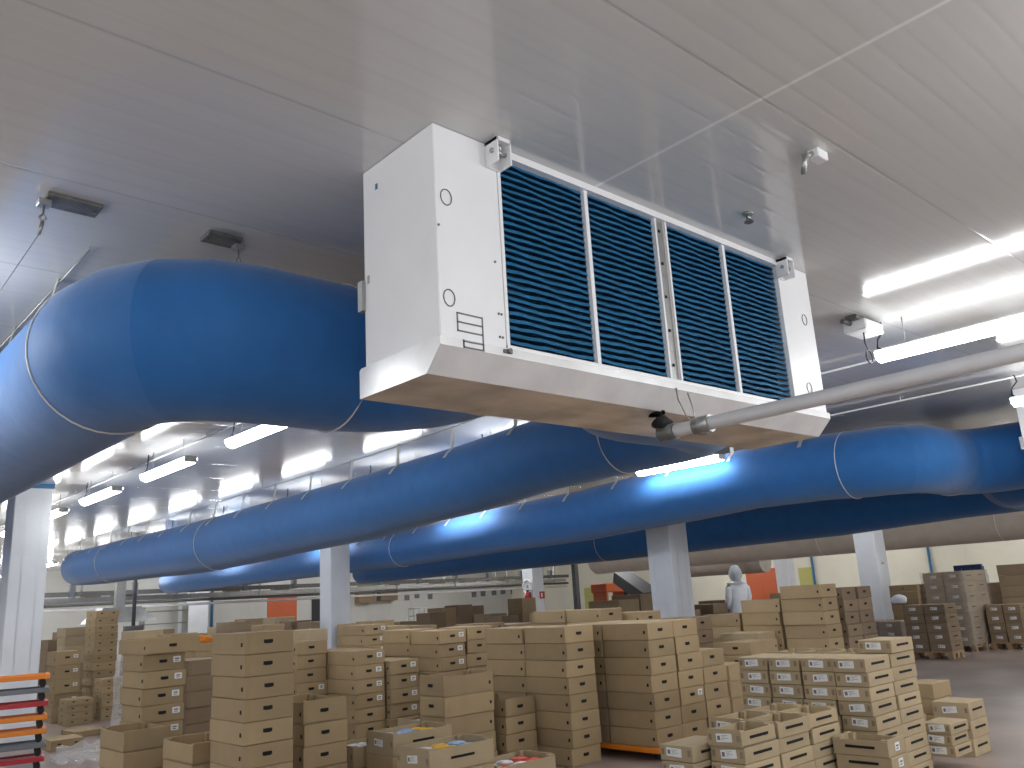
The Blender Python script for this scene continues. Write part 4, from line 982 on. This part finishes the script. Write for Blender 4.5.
V = [(0, 0, .95, (.16, .12)), (0, 0, 1.12, (.14, .11)), (0, -.01, 1.32, (.17, .12)), (0, -.01, 1.46, (.12, .09)), (0, .0, 1.53, (.055, .055)), (0, .02, 1.60, (.07, .08)), (0, .03, 1.66, (.07, .09)), (0, .025, 1.74, (.04, .05)),
     (.19, -.01, 1.42, .06), (.25, -.02, 1.16, .045), (.24, .08, .93, .032), (-.19, -.01, 1.42, .06), (-.25, -.02, 1.16, .045), (-.24, .08, .93, .032),
     (.09, 0, .86, .095), (.10, .02, .48, .06), (.10, 0, .10, .04), (.10, .13, .045, .035), (-.09, 0, .86, .095), (-.10, .02, .48, .06), (-.11, 0, .10, .04), (-.11, .13, .045, .035)]
E_ = [(0, 1), (1, 2), (2, 3), (3, 4), (4, 5), (5, 6), (6, 7), (3, 8), (8, 9), (9, 10), (3, 11), (11, 12), (12, 13), (0, 14), (14, 15), (15, 16), (16, 17), (0, 18), (18, 19), (19, 20), (20, 21)]
n0 = len(V)
for s in (-1, 1):
    wi = 10 if s > 0 else 13; hx, hy, hz = V[wi][:3]
    V.append((hx, hy + .02, hz - .07, (.035, .018))); pi_ = len(V) - 1; E_.append((wi, pi_))
    for k, (dx, l) in enumerate(((-.03, .07), (-.01, .08), (.01, .075), (.03, .06))):
        V.append((hx + dx, hy + .03, hz - .11, .009)); V.append((hx + dx * 1.1, hy + .04, hz - .11 - l * .6, .008)); V.append((hx + dx * 1.1, hy + .055, hz - .11 - l, .007))
        E_ += [(pi_, len(V) - 3), (len(V) - 3, len(V) - 2), (len(V) - 2, len(V) - 1)]
    V.append((hx - s * .03, hy + .06, hz - .07, .01)); V.append((hx - s * .035, hy + .085, hz - .10, .008)); E_ += [(wi, len(V) - 2), (len(V) - 2, len(V) - 1)]
skin_chain('body', V, E_, 'skin', w)
# face
b = BM(); tube_bm(b, [(0, .115, 1.66), (0, .14, 1.635)], [.012, .016], 8); obj('nose', b, 'skin', w)
b = BM()
for s in (-1, 1): tube_bm(b, [(s * .03, .108, 1.675), (s * .03, .114, 1.675)], .01, 8)
box_bm(b, -.025, .105, 1.598, .025, .112, 1.606); obj('eyes_and_mouth', b, 'dark', w)
def rings_mesh(name, rows, m, parent, n=20, open_front=0):
    b = BM(); R_ = []
    for z, rx, ry, oy in rows:
        R_.append([b.verts.new((rx * math.cos(2 * PI * k / n + .1), oy + ry * math.sin(2 * PI * k / n + .1), z)) for k in range(n)])
    for a, c in zip(R_, R_[1:]):
        for k in range(n): b.faces.new((a[k], a[(k + 1) % n], c[(k + 1) % n], c[k])).smooth = True
    return obj(name, b, m, parent)
rings_mesh('coat', [(.62, .27, .20, 0), (.9, .23, .18, 0), (1.1, .20, .155, 0), (1.32, .225, .16, -.01), (1.44, .21, .14, -.01), (1.5, .14, .11, 0), (1.53, .09, .09, .0)], 'coat', w)
for s in (-1, 1):
    b = BM(); tube_bm(b, [(s * .17, -.01, 1.46), (s * .215, -.015, 1.36), (s * .255, -.02, 1.16), (s * .245, .05, 1.0), (s * .24, .08, .93)], [.07, .085, .07, .06, .055], 12); obj('sleeve', b, 'coat', w)
    b = BM(); tube_bm(b, [(s * .095, 0, .92), (s * .1, .02, .5), (s * .105, 0, .12)], [.12, .09, .075], 12); obj('trouser_leg', b, 'trous', w)
    b = BM(); tube_bm(b, [(s * .105, -.06, .05), (s * .105, .04, .055), (s * .105, .19, .04)], [.04, .055, .035], 10); obj('shoe', b, 'dark', w)
# hood: shell open at the face
b = BM(); R_ = []
for k in range(9):
    ph = k / 8 * PI * .95; z = (1.54 if k else 1.50) + .175 * (1 - math.cos(ph)) + (.03 if k > 6 else 0); rr = .14 * math.sin(max(ph, .75)) if k else .18
    R_.append([b.verts.new(((rr + .01) * math.cos(a_), .01 + (rr + .02) * math.sin(a_), z - .04)) for a_ in [math.radians(130 + 280 * j / 12) for j in range(13)]])
for a_, c_ in zip(R_, R_[1:]):
    for j in range(12): b.faces.new((a_[j], a_[j + 1], c_[j + 1], c_[j])).smooth = True
bmesh.ops.solidify(b, geom=b.faces[:], thickness=.01)
obj('hood', b, 'coat', w)

# ---------------------------------------------------------------- light
wd = bpy.data.worlds.new('world'); scn.world = wd; wd.use_nodes = True
bg = wd.node_tree.nodes['Background']; bg.inputs[0].default_value = (.90, .94, 1, 1); bg.inputs[1].default_value = 1.0
scn.view_settings.view_transform = 'Standard'; scn.view_settings.look = 'None'; scn.view_settings.exposure = .1
scn.cycles.max_bounces = 6; scn.cycles.diffuse_bounces = 3; scn.cycles.glossy_bounces = 3; scn.cycles.sample_clamp_indirect = 4
scn.cycles.use_denoising = True
print('cartons', NBOX)
